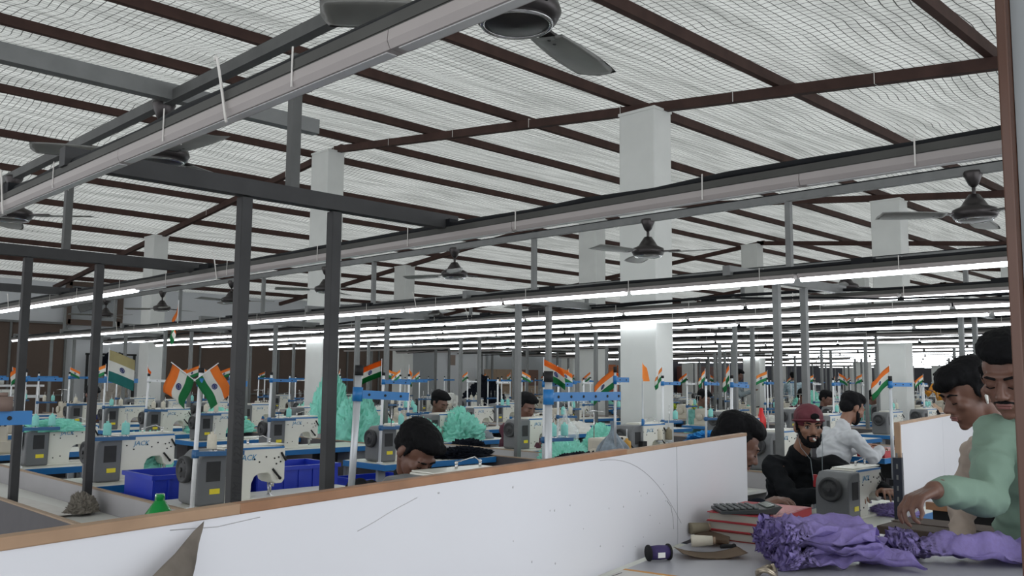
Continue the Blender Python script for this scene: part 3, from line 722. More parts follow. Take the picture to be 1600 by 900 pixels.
rowsR1 = [2.45, 4.13, 5.48, 6.80, 8.1, 9.4, 10.7, 12.0, 13.3, 14.6, 15.9]
rowsL2 = [1.90, 3.75, 5.45, 7.10, 8.5, 9.75, 10.95, 12.15, 13.35, 14.55, 15.75]
COLS = []
for li, c in enumerate(LINES):
    COLS.append((li, 'L', c-0.28-TW)); COLS.append((li, 'R', c+0.28))
COLS.sort(key=lambda q: q[2])
rnd = random.Random(11)
NST = 0
heap_spots = []
for ci, (li, side, x0) in enumerate(COLS):
    if ci == 1: rows = rowsR1
    elif ci == 0: continue
    elif ci == 2: rows = rowsL2; x0 = 4.12
    elif ci == 3: rows = [3.1, 4.35, 5.65, 6.95, 8.25, 9.55, 10.85, 12.15, 13.45, 14.75]
    elif ci == 4: rows = [0.6, 4.45, 5.75, 7.05, 8.35, 9.65, 10.95, 12.25, 13.55, 14.85]
    else:
        off = rnd.uniform(0.0, 0.35); rows = [0.45+off+1.3*k for k in range(13)]
    xcol = x0
    for ri, y0 in enumerate(rows):
        x0 = xcol
        xc, yc = x0+TW/2, y0+TD/2
        if not in_view(xc, yc, 0.02): continue
        if y0 > 16.2: continue
        if x0 < 3.2 and y0 < 1.9: continue
        if ci > 2 and x0 < 7.6 and y0 < 2.5: continue
        if any(x0-0.05 < px+0.30 and x0+TW+0.05 > px and y0-0.05 < py+0.46 and y0+TD+0.05 > py for px, py in PILL): continue
        t_, d = px_of(xc, yc)
        far = d > 10.5
        if d > 27 and rnd.random() < 0.15: continue
        if ci == 0: colname = 'the short trough-side column'
        elif ci == 1: colname = 'the column past the trough'
        else: colname = 'the %s column of tables' % ORD[ci+1]
        pos = '%s back in %s' % (ORD[ri+1], colname) if d < 19 else None
        cap_st = (ci, ri) == (2, 0)
        if cap_st: x0, y0 = 4.64, 1.99
        t = dup(F_T if far else P_T, (x0, y0, 0), 0, 'cream sewing table with blue edge, %s' % pos if pos else 'blue-edged sewing table in the crowded far rows', 'sewing tables' if pos else 'far sewing tables')
        NST += 1
        if cap_st: t.scale.z = 0.875
        over = (ci == 1 and ri == 4) or (ci == 2 and ri == 1) or (ci in (2, 4) and ri in (8, 9)) or (ci > 3 and rnd.random() < 0.16)
        mx_, my_ = x0+0.07, y0+0.27
        if ci == 2 and ri == 0: mx_, my_ = x0+0.05, y0+0.24
        if over:
            if ci == 2: mx_ = x0+0.75
            if ci == 1: mx_ = x0+0.12; my_ = y0+0.2
            o = dup(F_O if far else P_O, (mx_, my_, TZ), rnd.uniform(-0.08, 0.08), 'beige overlock machine on its table, %s' % pos if pos else 'small beige overlock machine in the far rows', 'overlock machines')
        else:
            o = dup(F_M if far else P_M, (mx_, my_, TZ), rnd.uniform(-0.05, 0.05), 'white sewing machine with grey motor cover, %s' % pos if pos else 'small white sewing machine in the crowded far rows', 'sewing machines' if pos else 'far sewing machines')
        if cap_st: o.location.z = 0.70; o.scale = (0.95, 0.95, 0.95)
        # stand
        if ci in (1, 2) and ri == 0: continue
        white = rnd.random() < 0.28 and ci > 1
        sx, sy = x0+0.02, y0+0.10
        if ci > 2: sx, sy = x0+0.05+rnd.choice((0, 0.9)), y0+TD-0.06
        src = (F_SW if white else F_S) if far else (P_SW if white else P_S)
        if ci > 9 and rnd.random() < 0.2: continue
        st = dup(src, (sx, sy, TZ), rnd.uniform(-0.12, 0.12), ('white' if white else 'blue-armed')+' thread stand on the table %s' % pos if pos else 'thin thread stand in the crowded far rows', 'thread stands' if pos else 'far thread stands')
        if not far: st.rotation_euler.y = rnd.uniform(0.0, 0.05)
        nflag = rnd.random() < (0.72 if d < 16 else 0.3)
        if (ci, ri) == (1, 1):
            for kk, (dx, fk) in enumerate([(-0.0, 0), (0.0, 1)]): pass
        elif nflag and d < 30:
            put_flag(sx, sy, TZ+0.66, rnd.randrange(6), 'the stand %s' % pos if pos else 'a thread stand in the far rows', rnd.uniform(0.8, 1.1), not far)
        if d < 15:
            for q in (0.09, 0.20):
                if rnd.random() < 0.75:
                    put_cone(sx+q, sy, TZ+0.29, rnd.choice(['mint', 'mint', 'cream', 'mint', 'cream']), ', %s pin, stand %s' % ('inner' if q < 0.1 else 'outer', pos))
        heap_spots.append((ci, ri, x0, y0, d))

# ------------------------------------------------------------------ cloth heaps
def make_heap(name, mat_, sx, sy, sz, seed, label, cat, loc, group=None, fold=1.0, flatb=True, nu=110, nv=64):
    o3 = Vector((seed*3.7, seed*1.3, seed*0.7))
    def f(u, v):
        th = 2*PI*u; ph = (PI*0.5)*(v*1.06) if flatb else PI*v
        d = Vector((math.cos(th)*math.sin(ph), math.sin(th)*math.sin(ph), max(-0.02, math.cos(ph))))
        w_ = d*1.6+o3+Vector((noise.noise(d*2+o3), noise.noise(d*2.3-o3), noise.noise(d*1.7+o3*2)))*0.9*fold
        r = 1+0.22*noise.noise(d*1.8+o3)+0.17*fold*(1-abs(noise.noise(w_*2.1))*4)*0.5+0.08*fold*(1-abs(noise.noise(w_*4.6))*4)+0.035*fold*(1-abs(noise.noise(w_*10.0))*4)
        if v > 0.9: r *= 1+0.08*noise.noise(Vector((math.cos(th)*4, math.sin(th)*4, seed)))*2
        return Vector((d.x*r*sx, d.y*r*sy, max(0.0, d.z*r*sz)))
    o = MB().grid(nu, nv, f, closed=False).obj(name, mat_, loc=loc)
    return tag(o, label, cat, group)
HG = 'heaps of mint green garments'
heaps = [
 (2.46, 5.93, TZ+0.0, 0.22, 0.16, 0.26, 'big heap of mint green garments behind the handwriting machine'),
 (2.30, 7.05, TZ+0.24, 0.20, 0.12, 0.08, 'small mint green bundle beside the second taped post'),
 (5.05, 9.9, TZ, 0.38, 0.28, 0.24, 'wide mound of mint green garments before the white pillar'),
 (5.60, 7.9, TZ-0.1, 0.26, 0.26, 0.50, 'tall spilling heap of mint green garments beside the pillar'),
 (5.55, 8.35, TZ+0.05, 0.2, 0.2, 0.62, 'topmost mint green cloth tower against the pillar'),
 (6.25, 8.5, TZ, 0.26, 0.22, 0.22, 'rolled mint green bundle on the table past the tower'),
 (5.98, 7.22, TZ, 0.15, 0.18, 0.22, 'smaller of two mint green heaps behind the bowed man'),
 (6.36, 7.15, TZ, 0.26, 0.24, 0.30, 'larger of two mint green heaps behind the bowed man'),
 (6.05, 5.35, TZ-0.1, 0.26, 0.22, 0.20, 'mint green cloth under the clear plastic bag'),
 (5.63, 5.0, TZ-0.1, 0.2, 0.2, 0.22, 'mint green cloth slumped at the foot of the grey post'),
 (6.5, 5.3, TZ-0.05, 0.16, 0.2, 0.26, 'mint green cloth hanging over the trough past the grey post'),
 (7.9, 12.3, TZ, 0.4, 0.3, 0.25, 'distant mint green heap before the brown cladding'),
 (18.0, 9.0, TZ, 0.4, 0.3, 0.4, 'far mint green heap near the second pillar row'),
 (21.0, 9.9, TZ, 0.3, 0.25, 0.3, 'far tall mint green heap below the bright tubes'),
]
for i, (x, y, z, a, b, c_, lab) in enumerate(heaps):
    make_heap('garment_heap', M_TEAL, a, b, c_, i+3, lab, 'garment heap', (x, y, z), HG)
make_heap('garment_heap', M_DARKCLOTH, 0.30, 0.16, 0.07, 41, 'crumpled black garment lying on the blue-edged table', 'garment', (5.02, 5.62, TZ), fold=1.6)
make_heap('garment_heap', M_DARKCLOTH, 0.42, 0.24, 0.17, 43, 'large navy cloth heap before the beige overlock', 'garment', (4.30, 3.66, TZ))
make_heap('garment_heap', M_DARKCLOTH, 0.22, 0.2, 0.16, 44, 'dark cloth bundle under the twin mint heaps', 'garment', (6.1, 6.7, TZ-0.12))
make_heap('garment_heap', M_BLUECLOTH, 0.30, 0.22, 0.08, 45, 'tangle of bright blue straps on a table past the white pillar', 'garment', (8.5, 5.4, TZ), fold=2.0)
make_heap('garment_heap', mat('lime_fabric', (0.5, 0.62, 0.05), 0.8), 0.5, 0.3, 0.12, 46, 'lime green cloth spread over a far table', 'garment', (14.9, 10.2, TZ+0.1))
make_heap('garment_heap', M_DARKCLOTH, 0.45, 0.35, 0.6, 47, 'dark draped coat heap before the white wall', 'garment', (13.0, 13.8, TZ))
make_heap('garment_heap', M_FWHITE, 0.4, 0.3, 0.3, 48, 'white cloth heap before the white wall with a notice', 'garment', (11.8, 13.6, TZ))

kinds_ = [(M_TEAL, 'mint'), (M_TEAL, 'mint'), (M_FWHITE, 'white'), (M_DARKCLOTH, 'black'), (mat('grey_fabric', (0.2, 0.22, 0.24), 0.85), 'grey'), (M_BLUECLOTH, 'blue'), (mat('pink_fabric', (0.55, 0.2, 0.25), 0.85), 'pink'), (mat('peach_fabric', (0.6, 0.42, 0.3), 0.85), 'peach')]
r8 = random.Random(21)
for (ci, ri, x0, y0, d) in heap_spots:
    if ci < 3 or d < 8 or d > 26 or r8.random() < 0.45: continue
    m_, nm_ = kinds_[r8.randrange(len(kinds_))]
    a_ = r8.uniform(0.12, 0.24)
    make_heap('cloth_pile', m_, a_, a_*0.8, r8.uniform(0.07, 0.18), 100+ci*13+ri, 'small %s cloth pile on the table %s back in the %s column' % (nm_, ORD[ri+1], ORD[ci+1]), 'cloth pile', (x0+r8.uniform(0.72, 0.90), y0+0.27, TZ), 'cloth piles on far tables', nu=28, nv=14)

# bags
def bag(x, y, z, s, m, label, seed):
    o3 = Vector((seed, seed*2, 0))
    def f(u, v):
        th = 2*PI*u; prof = [0.0, 0.75, 1.0, 0.98, 0.8, 0.5, 0.2, 0.1, 0.16]; k = v*8; i = min(7, int(k)); fr = k-i
        r = prof[i]*(1-fr)+prof[i+1]*fr
        r *= 1+0.12*math.sin(th*9+seed+v*5)+0.15*noise.noise(Vector((math.cos(th)*2, math.sin(th)*2, v*4))+o3)
        return Vector((r*math.cos(th)*s*0.5, r*math.sin(th)*s*0.4, v*s*1.25))
    return tag(MB().grid(44, 22, f).obj('plastic_bag', m, loc=(x, y, z)), label, 'plastic bag')
bag(6.02, 5.33, TZ+0.05, 0.27, M_CLEAR, 'knotted clear plastic bag over mint green cloth', 1)
bag(4.85, 3.86, TZ+0.03, 0.27, M_PRINTBAG, 'grey-blue printed plastic bag propped by the overlock', 2)

# ------------------------------------------------------------------ blue crates under and between the tables
def make_crate():
    t = thing('plastic_crate', 'x', 'crate')
    mb = MB(); L, W, H, T = 0.56, 0.38, 0.30, 0.01
    mb.box((0, 0, T/2), (L, W, T))
    for (c, d) in (((0, W/2, H/2), (L, T, H)), ((0, -W/2, H/2), (L, T, H)), ((L/2, 0, H/2), (T, W, H)), ((-L/2, 0, H/2), (T, W, H))): mb.box(c, d)
    mb.obj('crate_body', M_CRATE, t)
    mb = MB()
    for (c, d) in (((0, W/2+0.008, H-0.012), (L+0.03, 0.018, 0.024)), ((0, -W/2-0.008, H-0.012), (L+0.03, 0.018, 0.024)), ((L/2+0.008, 0, H-0.012), (0.018, W+0.03, 0.024)), ((-L/2-0.008, 0, H-0.012), (0.018, W+0.03, 0.024))): mb.box(c, d)
    for x in (-0.2, -0.1, 0, 0.1, 0.2):
        mb.box((x, -W/2-0.006, H/2), (0.012, 0.012, H)); mb.box((x, W/2+0.006, H/2), (0.012, 0.012, H))
    mb.obj('crate_rim', M_CRATE, t)
    return t
P_CR = make_crate()
cr = []
for (x, y, n_, where) in ((2.38, 5.03, 3, 'behind the machine by the crossed flags'), (3.00, 5.03, 3, 'behind the handwriting post'), (3.46, 5.75, 2, 'in the aisle past the third machine row'), (3.46, 7.0, 2, 'farther down the first aisle'), (3.5, 3.4, 1, 'beside the bowed man'), (4.7, 6.35, 2, 'behind the table with the black garment'), (4.7, 7.95, 2, 'behind the second blue-edged row'), (2.6, 6.45, 2, 'behind the second machine past the trough')):
    for k in range(n_): cr.append((x, y, 0.305*k, 'blue crate %s, %s' % (where, 'on its own' if n_ == 1 else ('bottom of its stack', 'second of its stack', 'topmost of its stack')[k if k < n_-1 else 2])))
for i, (x, y, z, lab) in enumerate(cr): dup(P_CR, (x, y, z), 1.57 if 3.4 < x < 4 else 0, lab, 'blue crates')
kill(P_CR)

# ------------------------------------------------------------------ the checking desk and its partition
PA, PB = Vector((-0.05, 1.087)), Vector((3.0, 1.75))
pd = (PB-PA).normalized(); pn = Vector((pd.y, -pd.x))   # pn points to the photographer's side
def part_pt(s, z, off=0.0):
    p = PA+pd*s+pn*off; return Vector((p.x, p.y, z))
PLEN = (PB-PA).length
desk = thing('checking_desk', 'grey laminate checking desk carrying the ledgers and lilac garments', 'desk', (1.5, 0.9, 0))
mb = MB(); poly = [(-0.05, 1.06), (3.0, 1.73), (2.985, 0.47), (0.15, 0.47), (-0.05, 0.6)]
a = [mb.bm.verts.new((x-1.5, y-0.9, 0.95)) for x, y in poly]; b = [mb.bm.verts.new((x-1.5, y-0.9, 0.918)) for x, y in poly]
mb.bm.faces.new(a[::-1]); mb.bm.faces.new(b); [mb.bm.faces.new((a[i], b[i], b[(i+1) % 5], a[(i+1) % 5])) for i in range(5)]
bmesh.ops.recalc_face_normals(mb.bm, faces=mb.bm.faces[:]); mb.obj('desk_top', M_DESK, desk)
for x, y in ((0.3, 0.9), (0.3, 0.55), (1.6, 1.30), (1.6, 0.55), (2.9, 1.60), (2.9, 0.55)):
    MB().box((x-1.5, y-0.9, 0.459), (0.05, 0.05, 0.918)).obj('leg', M_STEEL, desk)
MB().box((0.1, -0.08, 0.3), (2.6, 0.4, 0.02)).obj('shelf', M_TROUGH, desk)
ang = math.atan2(pd.y, pd.x)
pt = thing('dividing_panel', 'long white laminate divider with brown wooden top edge standing on the desk', 'partition', (PA.x, PA.y, 0.95), ang)
pt['kind'] = 'thing'
H = 0.295
MB().box((1.22, 0.011, H/2), (2.44, 0.018, H)).obj('board', M_PANEL, pt)
MB().box((2.444+(PLEN-2.444)/2, 0.011, H/2), (PLEN-2.444-0.001, 0.018, H)).obj('end_board', M_PANEL, pt)
mb = MB(); mb.box((0.37, 0.011, H+0.008), (0.74, 0.024, 0.016), 1, bev=0.002); mb.box((1.41, 0.011, H+0.008), (1.34, 0.023, 0.016), 0, bev=0.002); mb.box((2.08+(PLEN-2.08)/2, 0.011, H+0.006), (PLEN-2.08, 0.022, 0.012), 1, bev=0.002)
M_WOOD2 = mat('light_wood_edge', (0.36, 0.23, 0.14), 0.55, 0, 0.3, 14)
mb.obj('edge_strip', [M_WOOD, M_WOOD2], pt)
M_SCUFF = mat('pencil_scuff', (0.46, 0.45, 0.46), 0.7)
mb = MB()
r5 = random.Random(5)
def scr(pts, r): mb.path([(x, 0.0015, z) for x, z in pts], r, 4)
scr([(1.92+0.55*q/12, 0.29-0.23*(q/12)**2.2) for q in range(13)], 0.0008)
scr([(2.36, 0.14), (2.39, 0.12), (2.405, 0.085), (2.41, 0.05)], 0.0012)
scr([(1.0+0.16*q/8+0.003*math.sin(q), 0.235+0.04*q/8) for q in range(9)], 0.0005)
scr([(0.36, 0.2), (0.42, 0.192), (0.44, 0.193)], 0.0004)
scr([(0.62, 0.288), (0.7, 0.282), (0.78, 0.286)], 0.0006)
for q in range(22):
    x = r5.uniform(1.5, 2.4); z = r5.uniform(0.03, 0.2); mb.ball((x, 0.0015, z), (r5.uniform(0.001, 0.0028), 0.0006, r5.uniform(0.0012, 0.003)), u=6, v=4)
mb.ball((1.23, 0.0015, 0.277), (0.004, 0.0006, 0.002), u=6, v=4); mb.ball((1.5, 0.0015, 0.262), (0.003, 0.0006, 0.003), u=6, v=4)
mb.obj('scuff_mark', M_SCUFF, pt)['kind'] = 'stuff'
M_PATCH = mat('worn_patch', (0.40, 0.39, 0.38), 0.8)
mb = MB()
for c_, d_ in (((0.30, 0.0015, 0.21), (0.022, 0.0006, 0.005)), ((0.13, 0.0015, 0.20), (0.016, 0.0006, 0.006)), ((0.145, 0.0015, 0.208), (0.008, 0.0006, 0.008))): mb.ball(c_, d_, u=12, v=6)
mb.obj('worn_patch', M_PATCH, pt)
# peeling strip of board leaning against the divider
mb = MB()
T = [Vector((0.603, 1.218, 1.246)), Vector((0.505, 1.165, 1.186)), Vector((0.40, 1.12, 1.10)), Vector((0.30, 1.06, 0.955))]
Rr = [Vector((0.6035, 1.219, 1.245)), Vector((0.582, 1.19, 1.195)), Vector((0.548, 1.165, 1.135)), Vector((0.52, 1.10, 0.955))]
def strip(u, v):
    def lerp(P, t):
        k = t*3; i = min(2, int(k)); return P[i].lerp(P[i+1], k-i)
    a_, b_ = lerp(T, v), lerp(Rr, v); p = a_.lerp(b_, u)
    return p+Vector((pn.x, pn.y, 0))*(0.012*math.sin(PI*u)*v+0.004*noise.noise(p*30))
mb.grid(8, 16, strip); bmesh.ops.solidify(mb.bm, geom=mb.bm.faces[:], thickness=0.0015)
tag(mb.obj('board_strip', mat('weathered_board', (0.27, 0.235, 0.20), 0.8, 0, 0.45, 30)), 'pointed strip of weathered grey-brown board leaning against the divider', 'board scrap')

# second divider with slotted angle post
ang2 = math.atan2(0.19, 1.0)
p2 = thing('dividing_panel', 'white divider with thin wooden edge beyond the man in the cap', 'partition', (4.275, 1.70, 0), ang2); p2['kind'] = 'thing'
mb = MB(); mb.box((0.62, 0, 1.03), (1.22, 0.018, 0.44)); mb.box((1.845, 0, 1.03), (1.22, 0.018, 0.44)); mb.box((2.75, 0, 1.03), (0.58, 0.018, 0.44)); mb.obj('board', M_PANEL, p2)
mb = MB(); mb.box((1.52, 0, 1.256), (3.06, 0.024, 0.012)); mb.box((0.0, 0, 1.03), (0.022, 0.026, 0.46)); mb.obj('edge_strip', M_WOOD2, p2)
mb = MB(); mb.box((-0.018, -0.018, 0.55), (0.038, 0.004, 1.10)); mb.box((-0.037, 0.0, 0.55), (0.004, 0.038, 1.10)); mb.obj('angle_post', mat('dark_slotted_angle', (0.012, 0.016, 0.028), 0.5, 0.3), p2)
mb = MB()
for q in range(22): mb.box((-0.0395, 0.0, 0.06+q*0.05), (0.0015, 0.008, 0.022)); mb.box((-0.018, -0.0205, 0.06+q*0.05), (0.008, 0.0015, 0.022))
mb.obj('slot', M_GALV, p2)['kind'] = 'stuff'
MB().box((2.9, 0, 0.55), (0.04, 0.04, 1.1)).obj('end_post', M_STEEL, p2)
lt = thing('packing_table', 'low white-topped packing table with dark apron and brown lip', 'table', (4.6, 1.1, 0))
MB().box((0.35, 0.08, 0.878), (1.1, 0.86, 0.02)).obj('tabletop', M_PANEL, lt)
MB().box((-0.215, 0.08, 0.876), (0.03, 0.88, 0.034)).obj('lip', M_WOOD, lt)
MB().box((-0.19, 0.08, 0.78), (0.02, 0.84, 0.15)).obj('apron', M_BLACK, lt)
for x, y in ((-0.17, -0.32), (-0.17, 0.46), (0.86, -0.32), (0.86, 0.46)): MB().box((x, y, 0.43), (0.04, 0.04, 0.87)).obj('leg', M_STEEL, lt)
tag(MB().box((0, 0, 0.18), (0.36, 0.46, 0.36), bev=0.006).box((0, 0, 0.362), (0.05, 0.46, 0.003)).obj('carton', M_DKCARD, loc=(3.97, 1.38, 0.49)), 'dark brown carton standing below the packing table lip', 'carton')
tag(MB().box((0, 0, 0.53), (0.36, 0.48, 0.02)).box((-0.16, -0.22, 0.285), (0.03, 0.03, 0.47)).box((0.16, -0.22, 0.285), (0.03, 0.03, 0.47)).box((-0.16, 0.22, 0.285), (0.03, 0.03, 0.47)).box((0.16, 0.22, 0.285), (0.03, 0.03, 0.47)).obj('low_stand', M_STEEL, loc=(3.97, 1.38, -0.05)), 'low dark stand holding the brown carton', 'stand')

# door jamb and wall on the near side
struct(MB().box((1.455, 0.3935, 1.4), (0.05, 0.015, 2.8), bev=0.003).obj('door_1', M_JAMB), 'varnished brown jamb of the doorway the picture is taken through')
struct(MB().box((1.50, -0.30, 1.4), (0.10, 1.37, 2.8)).obj('wall_near', M_GREYWALL), 'grey wall at the doorway')

# ------------------------------------------------------------------ desk things
DZ = 0.95
def ledger(z, rz, m, lab, w=0.32, d=0.235, h=0.028, dx=0):
    t = thing('ledger_book', lab, 'book', (2.665+dx, 1.505, z), rz, 'ledgers on the desk')
    mb = MB(); mb.box((0, 0, 0.0015), (w, d, 0.003)); mb.box((0, 0, h-0.0015), (w, d, 0.003)); mb.box((0, -d/2+0.003, h/2), (w, 0.006, h), bev=0.002); mb.obj('cover', m, t)
    MB().box((0, 0.001, h/2), (w-0.012, d-0.012, h-0.006)).obj('page_block', M_PAGES, t)
    mb = MB()
    for q in range(16): mb.ball((-w/2+0.02+q*(w-0.04)/15, -d/2+0.018+0.004*math.sin(q*2), h+0.0003), (0.006, 0.010, 0.0006), u=8, v=4)
    mb.obj('spine_pattern', mat('pink_print', (0.62, 0.30, 0.32), 0.5), t)
    return t
ledger(DZ, 0.12, mat('dark_red_cover', (0.20, 0.025, 0.02), 0.5), 'dark red ledger with ochre edge, bottom of the stack')
ledger(DZ+0.029, 0.10, M_RED, 'red ledger in the middle of the stack', w=0.31, dx=-0.005)
ledger(DZ+0.058, 0.14, M_RED, 'red patterned ledger on top, under the calculator', w=0.31, d=0.23, dx=-0.01)
ct = thing('calculator', 'dark grey desk calculator lying on the red ledgers', 'calculator', (2.555, 1.50, DZ+0.0885), -0.75)
MB().prism([(-0.095, 0.0), (0.075, 0.0), (0.098, 0.022), (0.09, 0.026), (0.05, 0.016), (-0.095, 0.010)], -0.062, 0.062, bev=0.002).obj('case', mat('calculator_plastic', (0.03, 0.035, 0.035), 0.4), ct)
mb = MB()
for i in range(6):
    for j in range(5): mb.box((-0.082+i*0.020, -0.048+j*0.024, 0.0150+0.0007*i), (0.014, 0.017, 0.005), bev=0.001)
mb.obj('key', mat('calculator_key', (0.09, 0.10, 0.10), 0.5), ct)['kind'] = 'stuff'
MB().box((0.066, 0, 0.0225), (0.026, 0.09, 0.002), rot=Euler((0, -0.25, 0))).obj('display', mat('lcd_screen', (0.12, 0.15, 0.13), 0.2), ct)
def curled(cx, cy, w, d, rz, amp, m, lab, seed):
    mb = MB()
    def f(u, v):
        x = (u-.5)*w; y = (v-.5)*d
        return Vector((x, y, 0.003+amp*(2*abs(u-.5))**2.2+0.004*noise.noise(Vector((u*2, v*2, seed)))**2))
    mb.grid(16, 8, f); bmesh.ops.solidify(mb.bm, geom=mb.bm.faces[:], thickness=-0.0018)
    return tag(mb.obj('cardboard_piece', m, loc=(cx, cy, DZ), rotz=rz), lab, 'cardboard')
curled(2.245, 1.435, 0.19, 0.10, -0.72, 0.016, M_CARD, 'curled brown card lying under the cream cone', 1)
curled(2.43, 1.55, 0.17, 0.11, 0.5, 0.022, M_CARD, 'curled brown card against the divider and ledgers', 2)
def lying_cone(x, y, z, az, m, tip, lab, s=1.0):
    t = thing('thread_cone', lab, 'thread cone', (x, y, z), az)
    ax = Vector((1, 0, 0.05))
    MB().lathe([(0.0, 0), (0.017*s, 0), (0.018*s, 0.004), (0.0135*s, 0.062*s), (0.0, 0.062*s)], (0, 0, 0), 16, 0, ax).obj('thread', m, t)
    MB().lathe([(0.0, 0.058*s), (0.011*s, 0.058*s), (0.0105*s, 0.070*s), (0.006*s, 0.071*s), (0.006*s, 0.066*s)], (0, 0, 0), 14, 0, ax).obj('cone_tip', tip, t)
lying_cone(2.27, 1.515, DZ+0.030, -0.95, M_CONE_W, M_CARD, 'cream thread cone lying on the curled card')
lying_cone(2.42, 1.62, DZ+0.036, -0.5, M_CONE_B, M_CARD, 'grey-green thread cone lying beside the ledgers')
t = thing('thread_spool', 'purple thread spool with black flanges lying at the divider foot', 'thread spool', (2.085, 1.50, DZ+0.0225), -0.45)
ax = Vector((1, 0, 0))
MB().lathe([(0.0, 0.0), (0.022, 0.0), (0.0225, 0.003), (0.018, 0.005), (0.005, 0.0045), (0.005, 0.001)], (-0.032, 0, 0), 20, 0, ax).obj('flange', M_BLACK, t)
MB().lathe([(0.0, 0.0), (0.0225, 0.0), (0.0225, 0.004), (0.0, 0.004)], (0.030, 0, 0), 20, 0, ax).obj('flange', M_BLACK, t)
MB().lathe([(0.0, 0.0), (0.0185, 0.0), (0.020, 0.03), (0.0185, 0.056), (0.0, 0.056)], (-0.027, 0, 0), 20, 0, ax).obj('wound_thread', M_PURPLE, t)
MB().box((0.0, -0.0195, -0.004), (0.022, 0.002, 0.014)).obj('paper_label', M_FWHITE, t)
# ring of crumpled foil / wire
mb = MB(); pts = [(0.028*math.cos(a)*(1+0.15*math.sin(3*a)), 0.022*math.sin(a), 0.012+0.008*math.sin(2*a+1)) for a in [q*2*PI/20 for q in range(41)]]
mb.path([(p[0]+0.002*math.sin(i), p[1], p[2]+0.008*(i/40)) for i, p in enumerate(pts)], 0.0055, 6)
mb.path([(p[0]*0.7, p[1]*0.8, p[2]+0.006) for p in pts[:19]], 0.004, 6)
tag(mb.obj('wire_coil', mat('brass_grey_metal', (0.42, 0.36, 0.28), 0.3, 0.8), loc=(2.115, 1.185, DZ)), 'small tangled coil of shiny brass-grey wire on the desk', 'wire')
# small clips
tag(MB().tube((-0.02, 0, 0.008), (0.02, 0, 0.008), 0.006, n=10).ball((0.022, 0, 0.008), 0.008, u=8, v=6).obj('metal_snip', M_BLACK, loc=(2.36, 1.45, DZ+0.004), rotz=-0.6), 'small black bobbin end beside the curled card', 'bobbin')
t = thing('printed_sheet', 'paper sheet with orange border and line drawing at the divider foot', 'paper', (1.80, 1.36, DZ+0.001), 0.2)
MB().box((0, 0, 0), (0.30, 0.21, 0.0012)).obj('sheet', M_PAPER, t)
mb = MB(); mb.box((0.143, 0, 0.0009), (0.014, 0.21, 0.0008)); mb.box((0, -0.098, 0.0009), (0.30, 0.012, 0.0008)); mb.obj('border', mat('orange_print', (0.62, 0.30, 0.06), 0.6), t)
mb = MB(); mb.path([(0.02+0.045*math.cos(a), 0.02+0.045*math.sin(a), 0.0012) for a in [q*2*PI/24 for q in range(25)]], 0.0008, 4); mb.path([(-0.12, 0.09, 0.0012), (0.0, 0.095, 0.0012), (0.1, 0.09, 0.0012)], 0.0007, 4); mb.path([(-0.06, -0.04, 0.0012), (0.05, -0.06, 0.0012), (0.11, -0.02, 0.0012)], 0.0007, 4)
mb.obj('drawing', M_PEN, t)
tag(MB().box((0, 0, 0.0006), (0.26, 0.16, 0.0012)).box((0.01, 0.01, 0.0016), (0.26, 0.16, 0.0008)).obj('paper_sheet', M_PAPER, loc=(2.80, 1.27, DZ), rotz=-0.5), 'white sheet showing from behind the lilac garments', 'paper')

# lilac garments
def make_garment(seed, L, W, Hh, label, loc, rz, ruffle=True, group='lilac garments in the pile'):
    o3 = Vector((seed*2.1, seed*0.9, seed*1.7))
    nu, nv = 96, 64
    def f(u, v):
        # u along the garment (0 = gathered waistband, 1 = leg openings), v around the flattened tube
        th = 2*PI*v
        x = (u-0.5)*L
        ruf = max(0.0, 1-u/0.28) if ruffle else 0
        wv = W*(0.80+0.22*u+0.07*math.sin(u*5+seed))
        yy = wv/2*math.copysign(abs(math.cos(th))**0.7, math.cos(th))
        zz = Hh/2*math.copysign(abs(math.sin(th))**0.8, math.sin(th))*(0.75+0.7*abs(noise.noise(Vector((u*3, yy*9, seed)))) )
        fold = 0.95*Hh*noise.noise(Vector((x*9, yy*13, seed*3.3)))+0.55*Hh*noise.noise(Vector((x*19+4, yy*34, seed)))+0.5*Hh*(0.4-abs(noise.noise(Vector((x*14-yy*9, yy*22, seed*1.9)))*2))
        fold += 0.35*Hh*math.sin(yy*40+3*math.sin(x*9+seed)+seed)*(0.3+0.7*u)
        rx = ruf*(0.010*math.sin(th*23+seed)+0.008*math.sin(th*37+u*30)); rz_ = ruf*Hh*0.45*math.sin(th*31+u*60)
        top = 1 if math.sin(th) > 0 else 0.55
        return Vector((x+rx-0.02*math.sin(yy*20+seed)*u, yy+0.02*math.sin(x*14+seed), Hh*0.62+zz+fold*top+rz_*top))
    mb = MB(); mb.grid(nu, nv, f, closed=True)
    zmin = min(v.co.z for v in mb.bm.verts)
    for v in mb.bm.verts: v.co.z = max(0.0, v.co.z-zmin*0.5)
    bmesh.ops.solidify(mb.bm, geom=mb.bm.faces[:], thickness=0.0016)
    t = thing('folded_garment', label, 'garment', loc, rz, group)
    mb.obj('fabric', M_LILAC, t)
    if ruffle:
        # gathered frill on the waist end
        mb = MB()
        for ring, (rr, ro) in enumerate(((0.0, 0.0), (0.018, 0.006))):
            def g(u, v):
                th = 2*PI*u; p = f(0.02+rr*2, u); d = Vector((-1, 0, 0))
                return p+d*(v*0.020)+Vector((0, 0.006*math.sin(th*34+v*2), 0.007*math.sin(th*45+ring)))*(0.4+v)+Vector((0, 0, -zmin*0.5))
            mb.grid(160, 3, g)
        for v in mb.bm.verts: v.co.z = max(0.001, v.co.z)
        bmesh.ops.solidify(mb.bm, geom=mb.bm.faces[:], thickness=0.001)
        mb.obj('frill', M_LILAC, t)
    return t
GX, GY, GR = 2.40, 1.13, -0.80
